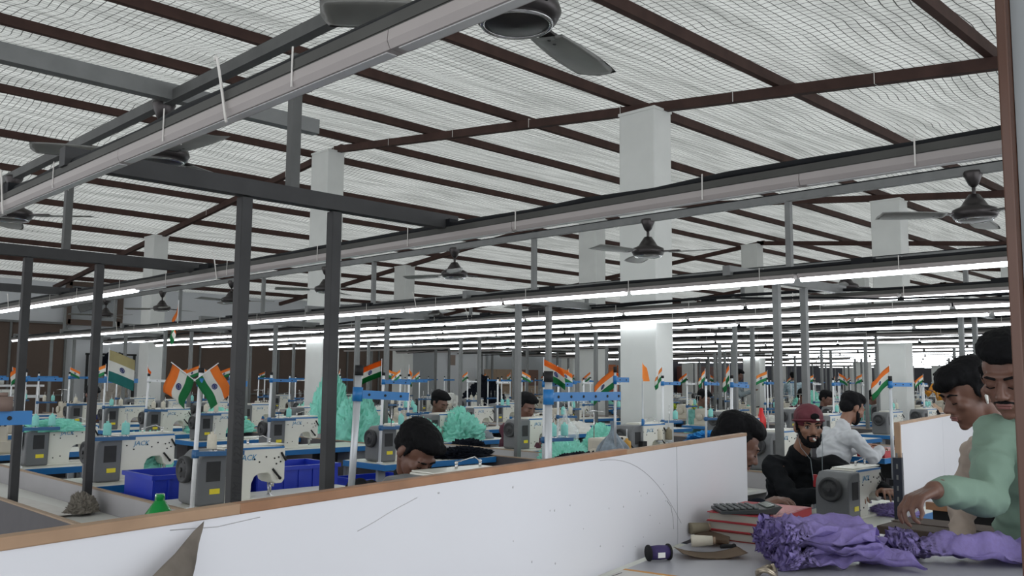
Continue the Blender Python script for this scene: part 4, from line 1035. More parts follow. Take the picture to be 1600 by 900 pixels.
lab6 = ['bottom lilac frilled garment of the pile', 'lilac frilled garment second from the bottom of the pile', 'lilac frilled garment third from the bottom', 'lilac frilled garment fourth from the bottom', 'lilac frilled garment just under the top of the pile', 'topmost lilac frilled garment with its frill facing the ledgers']
for i in range(6):
    make_garment(i+1, 0.34-0.02*i, 0.20-0.006*i, 0.029, lab6[i], (GX+random.uniform(-.012, .012)-0.010*i, GY+random.uniform(-.012, .012)+0.010*i, DZ+0.0150*i), GR+[0.0, 0.25, -0.22, 0.12, -0.30, 0.30][i])
make_garment(11, 0.36, 0.17, 0.040, 'single lilac garment spread in front of the man in green', (2.72, 0.90, DZ), -0.80, group=None)
make_garment(12, 0.15, 0.13, 0.03, 'small lilac garment end lying beside the single one', (2.62, 1.05, DZ), -0.2, group=None)
# garment being sewn at the near machine
make_heap('garment_heap', M_LILAC, 0.14, 0.12, 0.05, 52, 'lilac cloth under the needle of the machine by the cap man', 'garment', (5.22, 2.10, 0.70), fold=1.6)

# ------------------------------------------------------------------ special thread stands near the divider
def special_stand(x, y, z0, h, lab, arm_dir, arm_len, arm_z, tilt=(0, 0), cap=True, r=0.014):
    t = thing('thread_stand', lab, 'thread stand', (x, y, z0))
    t.rotation_euler = (tilt[0], tilt[1], 0)
    MB().tube((0, 0, 0), (0, 0, h), r, n=14).obj('pole', M_SILVER, t)
    if cap: MB().tube((0, 0, h-0.02), (0, 0, h+0.02), r*1.25, n=14).obj('pole_cap', M_BLACK, t)
    d = Vector((math.cos(arm_dir), math.sin(arm_dir), 0))
    mb = MB(); mb.bar(d*-0.01+Vector((0, 0, arm_z)), d*arm_len+Vector((0, 0, arm_z)), 0.012, 0.034); mb.tube((0, 0, arm_z-0.028), (0, 0, arm_z+0.028), r*1.45, n=14)
    a = mb.obj('upper_arm', M_BLUE, t)
    s = Vector((-d.y, d.x, 0))
    mb = MB(); k = 0.05
    while k < arm_len:
        p = d*k+Vector((0, 0, arm_z)); mb.tube(p-s*0.008, p+s*0.008, 0.0055, n=8); k += 0.075
    mb.obj('eyelet', M_BLACK, a)
    mb = MB(); mb.box((0, 0, 0.12), (0.06, 0.045, 0.05)); mb.box((0, 0, 0.006), (0.07, 0.07, 0.012)); mb.obj('clamp', M_BLACK, t)
    return t
# a table hidden mostly by the divider carries the second stand
t9 = dup(P_T, (1.92, 1.80, 0), 0, 'cream sewing table hidden close behind the white divider', 'sewing tables')
special_stand(2.43, 2.235, TZ, 0.66, 'silver thread stand with black cap and long blue arm behind the divider', 0.03, 0.44, 0.585)
special_stand(2.07, 2.97, TZ, 0.68, 'leaning silver thread stand beside the bowed man', -0.1, 0.24, 0.585, (0, 0.05))
special_stand(0.33, 2.42, 0.0, 1.44, 'thread stand at the picture edge with blue arm and green flag', -0.03, 0.40, 1.345)
mb = MB(); mb.tube((0.0, 0, 0), (0.0, 0, 0.035), 0.022, n=16); mb.tube((0, 0, 0.035), (0, 0, 0.045), 0.010, n=12)
tag(mb.obj('cotton_reel', mat('brown_reel', (0.16, 0.11, 0.09), 0.7), loc=(0.665, 2.41, 1.362)), 'brown reel standing on the blue arm at the picture edge', 'reel')
put_flag(0.52, 2.41, 1.33, 1, 'the blue arm at the picture edge', 1.1)
for (x, y, c_, w_) in ((2.28, 2.86, 'mint', 'the pin closest to the leaning stand'), (2.36, 2.80, 'mint', 'the pin beside the bowed man')):
    put_cone(x, y, TZ+0.06, c_, ' on '+w_, 1.0)
    tag(MB().tube((0, 0, 0), (0, 0, 0.23), 0.0035, n=8).tube((0, 0, 0), (0, 0, 0.06), 0.014, n=12).obj('spool_pin', M_SILVER, loc=(x, y, TZ)), 'upright thread pin holding a mint cone on %s' % w_, 'spool pin')
for (x, y, c_, w_) in ((4.86, 3.86, 'olive', 'the stand before the overlock'), (4.98, 3.84, 'ochre', 'the stand before the overlock'), (6.35, 4.55, 'cream', 'the post by the white pillar, inner pin'), (6.45, 4.52, 'olive', 'the post by the white pillar, outer pin')):
    put_cone(x, y, TZ+0.14, c_, ' on '+w_, 1.25)
    tag(MB().tube((0, 0, 0), (0, 0, 0.31), 0.0035, n=8).tube((0, 0, 0.12), (0, 0, 0.135), 0.03, n=12).obj('spool_pin', M_SILVER, loc=(x, y, TZ)), 'thread pin with the %s cone on %s' % (c_, w_), 'spool pin')
special_stand(4.80, 3.80, TZ, 0.72, 'thin thread stand with big tricolour flag before the white pillar', 0.05, 0.16, 0.65, r=0.009)
f_ = make_flag(21, 0.19, 0.13, ang=2.45, droop=0.9); f_.location = (4.80, 3.80, TZ+0.60); tag(f_, 'large tricolour flag drooping before the white pillar', 'flag')
special_stand(6.05, 4.50, TZ, 0.66, 'thin white pole with saffron pennant against the white pillar', 0.4, 0.05, 0.30, r=0.007, cap=False)
tag(MB().grid(8, 6, lambda u, v: Vector((0.055*u*(1-v*0.2)+0.05*v*u, 0.01*math.sin(u*4), 0.17*(1-v)*(1-u*0.35)-0.02))).obj('small_flag', M_SAFF, loc=(6.05, 4.50, TZ+0.66)), 'plain saffron pennant on the pole before the white pillar', 'flag')
# the crossed pair and the faded one
for (a_, k_, lab) in ((3.45, 31, 'larger tricolour flag of the crossed pair, on the trough side'), (-0.3, 32, 'larger tricolour flag of the crossed pair, on the post side')):
    f_ = make_flag(k_, 0.17, 0.14, ang=a_, droop=0.2); f_.location = (2.01, 4.22, TZ+0.63); f_.rotation_euler = (0, -0.95 if k_ == 31 else 0.95, 0); tag(f_, lab, 'flag', 'crossed flags')
f_ = make_flag(33, 0.16, 0.18, ang=-0.3, droop=0.5); f_.location = (2.0, 5.30, TZ+0.62); tag(f_, 'faded yellow-green tall flag beside the second taped post', 'flag')
cl_ = [q for q in f_.children if q.name.startswith('cloth')][0]; cl_.data.materials[0] = mat('faded_yellow_cloth', (0.45, 0.40, 0.22), 0.85); cl_.data.materials[2] = mat('faded_teal_cloth', (0.03, 0.20, 0.19), 0.85)
f_ = make_flag(34, 0.22, 0.15, ang=2.6, droop=0.9); f_.location = (7.55, 3.05, TZ+0.64); tag(f_, 'large tricolour flag above the white divider with slotted post', 'flag')
special_stand(7.55, 3.05, TZ-0.3, 0.98, 'white thread stand with blue arm rising behind the second divider', -0.5, 0.22, 0.93, r=0.014)
f_ = make_flag(35, 0.16, 0.10, ang=1.4, droop=1.2); f_.location = (4.80, 10.6, 2.14); f_.scale = (2.2, 2.2, 2.2); tag(f_, 'tricolour flag hanging from the lamp rail near the far fans', 'flag')

# green cut bottle, trough clutter
T0 = t = thing('bottle_funnel', 'translucent green cut bottle top standing like a cone at the trough', 'bottle', (1.555, 3.52, 0.70))
MB().lathe([(0.082, 0.0), (0.083, 0.10), (0.080, 0.14), (0.052, 0.21), (0.022, 0.255), (0.016, 0.265)], n=12).obj('bottle_shoulder', M_GREENP, t)
MB().lathe([(0.0, 0.285), (0.018, 0.285), (0.019, 0.28), (0.019, 0.25), (0.0, 0.25)], n=14).obj('bottle_neck', M_GREENP, t)
tag(MB().box((0, 0, 0.02), (0.16, 0.10, 0.04), bev=0.006).obj('soap_box', mat('red_white_box', (0.5, 0.2, 0.2), 0.6), loc=(1.50, 3.75, 0.70), rotz=0.3), 'small red and white box beside the green bottle top', 'box')
make_heap('tape_bundle', mat('grey_wrap_cloth', (0.20, 0.18, 0.15), 0.85), 0.075, 0.07, 0.10, 61, 'bundle of grey cloth wrapped around the foot of the second post', 'cloth', (1.86, 5.20, 0.70), fold=1.2)
tag(MB().box((0, 0, 0.012), (0.10, 0.07, 0.025), bev=0.003).obj('note_pad', M_PAPER, loc=(1.68, 6.0, 0.69), rotz=0.3), 'small white pad lying in the trough', 'pad')
tag(MB().box((0, 0, 0.0), (0.34, 0.9, 0.004)).obj('trough_paper', M_PAPER, loc=(1.66, 5.6, 0.70), rotz=0.04), 'long white card sheet laid in the trough', 'paper')
# water bottle, tape box etc on the machine tables
t = thing('water_bottle', 'clear plastic bottle behind the bowed man', 'bottle', (5.02, 6.0, TZ)); MB().lathe([(0.0, 0.0), (0.035, 0.0), (0.036, 0.15), (0.03, 0.18), (0.014, 0.21), (0.014, 0.24), (0.0, 0.24)], n=14).obj('bottle_body', M_CLEAR, t); MB().tube((0, 0, 0.225), (0, 0, 0.25), 0.017, n=12).obj('bottle_cap', M_FWHITE, t)
tag(MB().lathe([(0.0, 0), (0.05, 0), (0.055, 0.2), (0.03, 0.27), (0.02, 0.33), (0.0, 0.34)], n=14).obj('red_bottle', mat('red_plastic', (0.65, 0.02, 0.02), 0.4), loc=(9.5, 5.35, TZ)), 'bright red bottle standing on a table before the far rows', 'bottle')
tag(MB().lathe([(0.0, 0), (0.04, 0), (0.04, 0.07), (0.015, 0.1), (0.012, 0.14), (0.0, 0.15)], n=12).obj('oil_bottle', mat('yellow_plastic', (0.65, 0.42, 0.05), 0.4), loc=(9.12, 5.35, TZ)), 'small yellow oil bottle beside the red bottle', 'bottle')

# red boxes before the man in white
bt = dup(P_T, (7.70, 3.18, 0), 0, 'cream table holding the red and white boxes', 'sewing tables')
k = 0
for i in range(3):
    for j in range(3):
        k += 1
        t = thing('small_carton', 'red and white box on the cream table, %s of the cluster' % ORD[k], 'box', (7.80+i*0.17, 3.22+j*0.085, TZ+0.001), random.uniform(-.05, .05), 'red and white boxes')
        MB().box((0, 0, 0.03), (0.155, 0.075, 0.06), bev=0.002).obj('box_body', M_RED if (i+j) % 2 == 0 else M_FWHITE, t)
        MB().box((0, 0, 0.0605), (0.10, 0.05, 0.001)).obj('label_print', M_FWHITE if (i+j) % 2 == 0 else M_RED, t)

# back of the hall: cartons, racks, bags, clock, notice
rr = random.Random(3)
for i, (x, z, m, lab) in enumerate([(17.6, 0, M_CARD, 'brown carton against the far wall, lowest'), (17.6, 0.6, M_CARD, 'brown carton against the far wall, second up'), (17.6, 1.2, M_CARD, 'brown carton at the top by the notice wall'), (18.5, 0, M_CARD, 'second brown carton column, lowest'), (18.5, 0.6, M_CARD, 'second brown carton column, middle'), (18.5, 1.2, mat('reddish_carton', (0.16, 0.09, 0.07), 0.8), 'dark reddish carton topping the second column')]):
    tag(MB().box((0, 0, 0.3), (1.0, 0.7, 0.59), bev=0.01).box((0, -0.351, 0.3), (0.08, 0.002, 0.58)).obj('carton', m, loc=(x*1.30, YB-0.55, z)), lab, 'carton', 'cartons')
M_ORC = mat('orange_carton', (0.52, 0.17, 0.07), 0.8); M_BEC = mat('beige_carton', (0.34, 0.27, 0.2), 0.8)
for i in range(5):
    for j in range(4):
        if rr.random() < 0.1: continue
        tag(MB().box((0, 0, 0.2575), (0.74, 0.6, 0.515), bev=0.01).obj('stacked_parcel', [M_ORC, M_BEC, M_ORC, M_RED][(i*3+j) % 4], loc=(28.2+i*0.78+rr.uniform(-.03, .03), YB-0.5, j*0.52)), 'parcel in the orange stack by the far wall, %s column, %s layer' % (ORD[i+1], ORD[j+1]), 'parcel', 'orange parcels')
for i in range(3): tag(MB().box((0, 0, 1.05), (0.7, 0.6, 2.1), bev=0.02).box((0, -0.31, 1.5), (0.6, 0.02, 0.03)).obj('dark_locker', mat('maroon_locker', (0.12, 0.05, 0.04), 0.6), loc=(35.0+i*0.75, YB-0.5, 0)), 'maroon locker past the orange parcels, %s one' % ORD[i+1], 'locker', 'maroon lockers')
tag(MB().box((0, 0, 0), (0.26, 0.01, 0.36)).obj('wall_notice', mat('brown_notice', (0.22, 0.17, 0.14), 0.8), loc=(21.0, YB-0.03, 2.1)), 'small brown notice on the far white wall', 'notice')
t = thing('wall_tube_light', 'single tube light mounted on the white wall over the cloth bay', 'tube light', (9.1, YB-0.06, 2.55)); MB().tube((-0.62, 0, 0), (0.62, 0, 0), 0.014).obj('tube', M_TUBE, t); MB().box((0, 0.03, 0), (1.26, 0.04, 0.05)).obj('housing', M_BATTEN, t)
for i in range(4):
    x = 21.0+i*2.6
    t = thing('wall_tube_light', 'long tube light low along the far wall, %s from the brown cladding' % ORD[i+1], 'tube light', (x, YB-0.10, 2.50), 0, 'far wall tube lights'); MB().tube((-0.9, 0, 0), (0.9, 0, 0), 0.016).obj('tube', M_TUBE, t); MB().box((0, 0.03, 0), (1.85, 0.04, 0.05)).obj('housing', M_BATTEN, t)
tag(MB().box((0, 0, 0), (0.06, 0.04, 2.0)).box((1.2, 0, 0), (0.06, 0.04, 2.0)).box((0.6, 0, 1.0), (1.3, 0.04, 0.05)).obj('bay_frame', M_STEEL, loc=(8.5, YB-0.05, 1.0)), 'steel frame around the white cloth-hung bay', 'frame')
make_heap('hanging_bags', M_DARKCLOTH, 0.45, 0.25, 0.55, 71, 'dark bag hanging in the white bay by the brown wall', 'bag', (9.1, YB-0.3, 1.45))
make_heap('hanging_bags', mat('pale_sack', (0.42, 0.38, 0.33), 0.85), 0.34, 0.25, 1.1, 72, 'pale sacks hanging below the dark bag', 'bag', (9.1, YB-0.32, 0.5))
t = thing('exhaust_fan', 'brown-framed exhaust fan high on the wall above the cladding', 'exhaust fan', (8.6, YB-0.06, 3.3))
mb = MB()
for (c_, d_) in (((-0.65, 0, 0), (0.14, 0.1, 1.1)), ((0.65, 0, 0), (0.14, 0.1, 1.1)), ((0, 0, -0.5), (1.3, 0.1, 0.14)), ((0, 0, 0.5), (1.3, 0.1, 0.14))): mb.box(c_, d_)
mb.obj('frame', M_BROWNWALL, t)
mb = MB(); mb.tube((0, -0.03, 0), (0, 0.03, 0), 0.1, n=14)
for q in range(4):
    a_ = q*PI/2+0.4; mb.box((0.24*math.cos(a_), 0, 0.24*math.sin(a_)), (0.34, 0.02, 0.2), rot=Euler((0.3, -a_, 0)))
mb.obj('fan_blade', M_GALV, t)
MB().box((0, 0.05, 0), (1.2, 0.02, 1.0)).obj('back_plate', M_GREYWALL, t)
t = thing('cloth_rack', 'white cloth bolts on a rack along the brown wall', 'rack', (3.4, 18.2, 0))
mb = MB(); mb.box((0, 0, 1.05), (4.6, 0.05, 0.05)); mb.box((0, 0, 1.25), (4.6, 0.05, 0.04)); mb.box((-2.2, 0, 0.6), (0.05, 0.05, 1.3)); mb.box((2.2, 0, 0.6), (0.05, 0.05, 1.3)); mb.obj('frame', M_POLE, t)
for q, zz in enumerate((1.12, 1.32)): MB().tube((-2.0, 0, zz), (2.0-q*0.4, 0, zz), 0.06, n=12).obj('cloth_bolt', M_FWHITE, t)

# ------------------------------------------------------------------ people
def frame_from(f, up=Vector((0, 0, 1))):
    """matrix whose -Y points along f"""
    f = Vector(f).normalized(); y = -f; x = y.cross(up).normalized(); z = x.cross(y)
    return Matrix((x, y, z)).transposed()
def head_shapes(mb, c, R, s=1.0, lids=False):
    c = Vector(c)
    P = lambda x, y, z: c+R @ Vector((x*s, y*s, z*s))
    E = R.to_euler()
    def el(x, y, z, a, b, d): mb.ball(P(x, y, z), (a*s, b*s, d*s), rot=E, u=20, v=14)
    el(0, .014, .032, .074, .096, .086); el(0, -.034, -.028, .058, .062, .082); el(0, -.042, -.074, .043, .046, .036)
    el(0, -.070, -.098, .021, .020, .017)
    mb.cap(P(0, -.090, .010), P(0, -.112, -.024), .0085*s, .0125*s)
    el(.011, -.102, -.030, .009, .010, .008); el(-.011, -.102, -.030, .009, .010, .008)
    mb.cap(P(-.038, -.080, .027), P(.038, -.080, .027), .0125*s)
    el(.040, -.066, -.018, .022, .022, .020); el(-.040, -.066, -.018, .022, .022, .020)
    mb.cap(P(-.018, -.094, -.054), P(.018, -.094, -.054), .0075*s); mb.cap(P(-.015, -.092, -.064), P(.015, -.092, -.064), .008*s)
    for sx in (-1, 1):
        el(sx*.077, .012, -.008, .010, .020, .031); el(sx*.072, .006, -.03, .008, .012, .012)
        el(sx*.031, -.077, .006+(.002 if lids else .0065), .016, .0125+(.003 if lids else 0), .0125)
def face_extras(parent, c, R, s=1.0, lids=False, brow=True, moustache=True, beard=0.0, hair='short', hatm=None, seed=0, vox=0.006, lips=True):
    c = Vector(c); P = lambda x, y, z: c+R @ Vector((x*s, y*s, z*s)); E = R.to_euler()
    if not lids:
        mb = MB(); mi = MB()
        for sx in (-1, 1):
            mb.ball(P(sx*.031, -.0800, .005), (.0125*s,)*3, u=14, v=10); mi.ball(P(sx*.031, -.0885, .005), (.0074*s, .0052*s, .0076*s), rot=E, u=12, v=8)
        e = mb.obj('eye', M_EYE, parent); mi.obj('iris', M_IRIS, e)
        for sx in (-1, 1):
            mb = MB(); mb.cap(P(sx*.018, -.0885, .0125), P(sx*.031, -.0935, .0155), .0022*s, .0028*s, n=8); mb.cap(P(sx*.031, -.0935, .0155), P(sx*.044, -.0855, .0115), .0028*s, .002*s, n=8)
            mb.obj('eyelash', M_HAIR, parent)
    else:
        for sx in (-1, 1):
            mb = MB(); mb.cap(P(sx*.019, -.089, -.002), P(sx*.031, -.094, -.004), .0018*s, n=8); mb.cap(P(sx*.031, -.094, -.004), P(sx*.043, -.087, -.001), .0018*s, n=8); mb.obj('eyelash', M_HAIR, parent)
    if brow:
        for sx in (-1, 1):
            mb = MB(); mb.cap(P(sx*.014, -.0935, .026), P(sx*.034, -.0935, .032), .0038*s, .0042*s, n=8); mb.cap(P(sx*.034, -.0935, .032), P(sx*.052, -.078, .026), .004*s, .0022*s, n=8); mb.obj('eyebrow', M_HAIR, parent)
    if lips:
        mb = MB(); mb.cap(P(-.017, -.0975, -.0555), P(.017, -.0975, -.0555), .0048*s, n=8); mb.cap(P(-.014, -.097, -.064), P(.014, -.097, -.064), .0055*s, n=8); mb.obj('lips', M_LIPS, parent)
    if moustache:
        mb = MB()
        for sx in (-1, 1): mb.cap(P(sx*.003, -.1005, -.0445), P(sx*.026, -.0905, -.052), .0055*s, .0035*s, n=8)
        mb.obj('moustache', M_HAIR, parent)
    if beard:
        mb = MB(); k = beard
        for x in [q*0.2-1 for q in range(11)]:
            a = x*1.45; px_, py_ = .054*math.sin(a), -.040-.046*math.cos(a)
            mb.ball(P(px_, py_+.006, -.078-.020*math.cos(a)+0.03*abs(x)**3), ((.011+.004*k)*s, (.010+.004*k)*s, (.020+.010*k)*s), rot=E, u=10, v=8)
        for sx in (-1, 1): mb.cap(P(sx*.062, -.012, -.012), P(sx*.058, -.030, -.062), .007*s, .010*s); mb.cap(P(sx*.028, -.088, -.05), P(sx*.03, -.082, -.085), .007*s, .011*s)
        remesh(mb, 'beard', M_HAIR, vox*0.8, parent, 3, disp=lambda p: 0.002*noise.noise(p*160))
    if hair:
        mb = MB()
        def el(x, y, z, a, b, d): mb.ball(P(x, y, z), (a*s, b*s, d*s), rot=E, u=18, v=12)
        el(0, .030, .044, .082, .094, .082); el(0, .060, .0, .070, .062, .072)
        if hair in ('short', 'full'): el(0, -.020, .088, .064, .068, .038); el(0, -.052, .083, .052, .036, .024)
        if hair == 'full': el(0, .0, .095, .080, .090, .050); el(.03, -.062, .092, .045, .036, .026); el(0, .05, .06, .090, .080, .075)
        if hair == 'fringe': el(0, -.030, .085, .078, .072, .048); el(-.01, -.085, .062, .056, .026, .024); el(0.02, -.08, .078, .05, .03, .025); el(0, .02, .07, .086, .09, .07)
        for sx in (-1, 1): mb.cap(P(sx*.072, -.012, .03), P(sx*.074, -.012, -.005), .010*s, .006*s)
        if hair != 'cap':
            remesh(mb, 'hair', M_HAIR, vox, parent, 2, disp=lambda p: 0.004*noise.noise(p*38+Vector((seed, 0, 0)))+0.003*noise.noise(Vector((p.x*170, p.y*170, p.z*60))))
        else:
            mb = MB(); el2 = lambda x, y, z, a, b, d: mb.ball(P(x, y, z), (a*s, b*s, d*s), rot=E, u=18, v=12)
            el2(0, .055, .0, .070, .055, .070)
            for sx in (-1, 1): mb.cap(P(sx*.072, -.012, .03), P(sx*.074, -.012, -.02), .011*s, .006*s)
            remesh(mb, 'hair', M_HAIR, vox, parent, 2, disp=lambda p: 0.003*noise.noise(p*120))
def hand_shapes(mb, w, d, n, side, curl=0.5, s=1.0, splay=0.10, thumb_in=0.5, curls=None):
    """w wrist, d direction to the knuckles, n back-of-hand normal, side +1/-1 puts the thumb on d x n * side"""
    w = Vector(w); d = Vector(d).normalized(); n = Vector(n); n = (n-d*n.dot(d)).normalized(); t = d.cross(n)*side
    mb.cap(w-d*0.03*s, w+d*0.012*s, 0.025*s, 0.024*s)
    lens = [(.040, .025, .020), (.045, .029, .022), (.042, .027, .021), (.032, .020, .018)]
    for i, (a, b, c) in enumerate(lens):
        off = (1.5-i)*0.0205*s
        k = w+t*off+d*(0.088-0.006*abs(i-1.2))*s
        mb.cap(w+t*off*0.65+d*0.02*s, k, 0.0150*s, 0.0115*s)
        dd = (d+t*(1.5-i)*splay).normalized(); p = k
        cl = curls[i] if curls else curl+0.08*i
        for j, L in enumerate((a, b, c)):
            q = Matrix.Rotation(-cl*(0.8 if j == 0 else 1.0), 3, n.cross(dd).normalized())
            dd = (q @ dd) if (q @ dd).dot(n) < dd.dot(n) else (q.transposed() @ dd)
            p2_ = p+dd*L*s; mb.cap(p, p2_, (0.0092-0.0008*j)*s, (0.0084-0.0009*j)*s, n=10); p = p2_
    b0 = w+t*0.022*s+d*0.022*s; b1 = b0+(t*0.75+d*0.65-n*0.35*thumb_in).normalized()*0.042*s; b2 = b1+(t*0.35+d*0.85-n*0.7*thumb_in).normalized()*0.032*s; b3 = b2+(d*0.9-n*0.8*thumb_in+t*0.05).normalized()*0.024*s
    mb.cap(w+d*0.01*s+t*0.008*s, b0, 0.017*s, 0.015*s); mb.cap(b0, b1, 0.0145*s, 0.011*s); mb.cap(b1, b2, 0.0105*s, 0.0095*s); mb.cap(b2, b3, 0.0095*s, 0.0075*s)
def person(label, J, head, shirt, trousers, skin=None, vox=0.006, hv=None, cuff=1.0, hand=None, seed=0, lids=True, hair='short', moustache=True, beard=0.0, s=1.0, far=False, group=None, wide=1.0, legs=True, torso_r=1.0, loc=None):
    """J: world joints pelvis, chest, neck, shl, ell, wrl, shr, elr, wrr and optional knees/feet; head=(centre, facing)"""
    skin = skin or M_SKIN
    root = thing('person', label, 'person', loc or (J['pelvis'][0], J['pelvis'][1], 0), 0, group)
    o = Vector(root.location)
    V = {k: Vector(v)-o for k, v in J.items()}
    hc = Vector(head[0])-o; R = frame_from(head[1], Vector(head[2]) if len(head) > 2 else Vector((0, 0, 1)))
    mb = MB(); k = torso_r
    acr = (V['shl']-V['shr']); ax = acr.normalized()
    up = (V['chest']-V['pelvis']).normalized(); fw = ax.cross(up).normalized(); Rt = Matrix((ax, fw, ax.cross(fw))).transposed().to_euler()
    def torso(mb, g):
        mb.ball(V['pelvis'], (.155*k+g, .115*k+g, .12+g), rot=Rt); mb.ball(V['pelvis'].lerp(V['chest'], .5), (.140*k+g, .100*k+g, .16+g), rot=Rt)
        mb.ball(V['chest'], (.165*k+g, .110*k+g, .155+g), rot=Rt)
        for a_ in ('shl', 'shr'): mb.cap(V['chest'].lerp(V[a_], .45)+up*0.04, V[a_], .068+g, .054+g)
        mb.cap(V['chest']+up*.06, V['neck'], .085+g, .058+g*0.7)
    def arms(mb, g, upto=1.0):
        for q in 'lr':
            sh, el, wr = V['sh'+q], V['el'+q], V['wr'+q]
            mb.cap(sh, el, .050+g, .040+g); e = el.lerp(wr, upto); mb.cap(el, e, .040+g, .040-.014*upto+g*1.1)
    torso(mb, 0); arms(mb, 0)
    mb.cap(V['neck']-up*.02, hc+R @ Vector((0, .02, -.05)), .052, .050)
    head_shapes(mb, hc, R, s, lids)
    hd = hand or {}
    for q in 'lr':
        d = (V['wr'+q]-V['el'+q]).normalized()
        if far: mb.cap(V['wr'+q], V['wr'+q]+d*0.13, .026, .020)
        else:
            h = hd.get(q, {}); hand_shapes(mb, V['wr'+q], h.get('d', d), h.get('n', (0, 0, 1)), h.get('side', 1 if q == 'l' else -1), h.get('curl', 0.35), h.get('s', 1.0), h.get('splay', 0.1), h.get('thumb', 0.5), h.get('curls'))
    if legs:
        for q in 'lr':
            if 'kn'+q in V:
                hp = V['pelvis']+ax*(.09 if q == 'l' else -.09); mb.cap(hp, V['kn'+q], .085, .055); mb.cap(V['kn'+q], V['ft'+q], .052, .036); mb.cap(V['ft'+q], V['ft'+q]+Vector(head[1]).normalized()*Vector((1, 1, 0)).dot(Vector((.1, .1, 0)))*0+fw*-.0+Vector((0, 0, -.0)), .036, .036)
    remesh(mb, 'body', skin, vox, root, 3)
    g = .014
    mb = MB(); torso(mb, g); arms(mb, g, cuff)
    wr = lambda p: 0.010*noise.noise(Vector((p.x*8, p.y*8, p.z*16+seed)))+0.010*(0.5-abs(noise.noise(Vector((p.x*12+p.z*6, p.y*12-p.z*5, p.z*17+seed)))*2.2))
    remesh(mb, 'shirt', shirt, max(vox, .008), root, 3, disp=wr)
    if legs and 'knl' in V:
        mb = MB(); mb.ball(V['pelvis']-up*0.03, (.172*k, .132*k, .11), rot=Rt)
        for q in 'lr':
            hp = V['pelvis']+ax*(.09 if q == 'l' else -.09); mb.cap(hp, V['kn'+q], .098, .068); mb.cap(V['kn'+q], V['ft'+q], .066, .055)
        remesh(mb, 'trousers', trousers, max(vox, .012), root, 3, disp=wr)
        mb = MB()
        for q in 'lr':
            fdir = Vector((-up.x*0, 0, 0)); f0 = V['ft'+q]; hf = Vector(head[1]); hf.z = 0; hf.normalize(); mb.cap((f0.x, f0.y, .045), Vector((f0.x, f0.y, .04))+hf*.15, .042, .036)
        remesh(mb, 'shoes', M_BLACK, .012, root, 2)
    face_extras(root, hc, R, s, lids, True, moustache, beard, hair, None, seed, hv or vox)
    return root, hc, R
def stool(x, y, h, lab):
    t = thing('stool', lab, 'stool', (x, y, 0), 0, 'operator stools')
    MB().box((0, 0, h-0.015), (0.34, 0.26, 0.03), bev=0.006).obj('seat', M_WOOD, t)
    for sx in (-.13, .13):
        for sy in (-.09, .09): MB().bar((sx*1.1, sy*1.1, 0), (sx, sy, h-0.03), 0.022, 0.022).obj('leg', M_STEEL, t)

# man in green, standing across the desk with his wrist hanging
person('man in a sage green long-sleeved shirt reaching over the desk',
  dict(pelvis=(3.19, 0.80, 0.90), chest=(3.15, 0.80, 1.17), neck=(3.09, 0.82, 1.335), shl=(3.08, 0.62, 1.27), ell=(3.00, 0.52, 1.05), wrl=(2.80, 0.66, 1.02), shr=(3.02, 0.905, 1.285), elr=(2.845, 0.875, 1.115), wrr=(2.615, 0.945, 1.152),
       knl=(3.28, 0.62, 0.48), ftl=(3.30, 0.60, 0.08), knr=(3.28, 0.80, 0.48), ftr=(3.32, 0.82, 0.08)),
  ((2.99, 0.845, 1.475), (-1.0, 0.02, -0.45)), M_GREENSH, M_JEANS, skin=M_SKIND, vox=0.0045, cuff=0.84, hair='full', seed=3, lids=True, torso_r=1.08,
  hand=dict(r=dict(d=(-0.88, 0.38, -0.25), n=(-0.2, 0.25, 0.95), side=1, curls=[0.62, 0.74, 0.82, 0.88], splay=0.06, thumb=1.0, s=0.92), l=dict(d=(-0.9, 0.1, -0.25), n=(0, 0, 1), side=-1, curl=0.4)))
# second man behind him in profile
r2, hc2, R2_ = person('man in a beige shirt with a white earbud, bowed behind the man in green',
  dict(pelvis=(3.86, 0.98, 0.90), chest=(3.76, 1.04, 1.14), neck=(3.66, 1.09, 1.29), shl=(3.60, 0.90, 1.17), ell=(3.62, 0.86, 0.93), wrl=(3.62, 0.98, 0.80), shr=(3.86, 1.22, 1.17), elr=(3.90, 1.30, 0.95), wrr=(3.74, 1.26, 0.80),
       knl=(3.84, 0.9, 0.48), ftl=(3.88, 0.88, 0.08), knr=(3.88, 1.1, 0.48), ftr=(3.92, 1.1, 0.08)),
  ((3.54, 1.135, 1.41), (-0.80, 0.72, -0.45)), M_BEIGESH, M_JEANS, skin=M_SKIND, vox=0.006, hair='fringe', seed=5, lids=True, moustache=False)
P_ = lambda x, y, z: hc2+R2_ @ Vector((x, y, z))
for sx in (-1, 1):
    MB().cap(P_(sx*.087, .004, -.008), P_(sx*.086, -.002, -.034), .006, .0035, n=8).obj('earbud', M_FWHITE, r2)
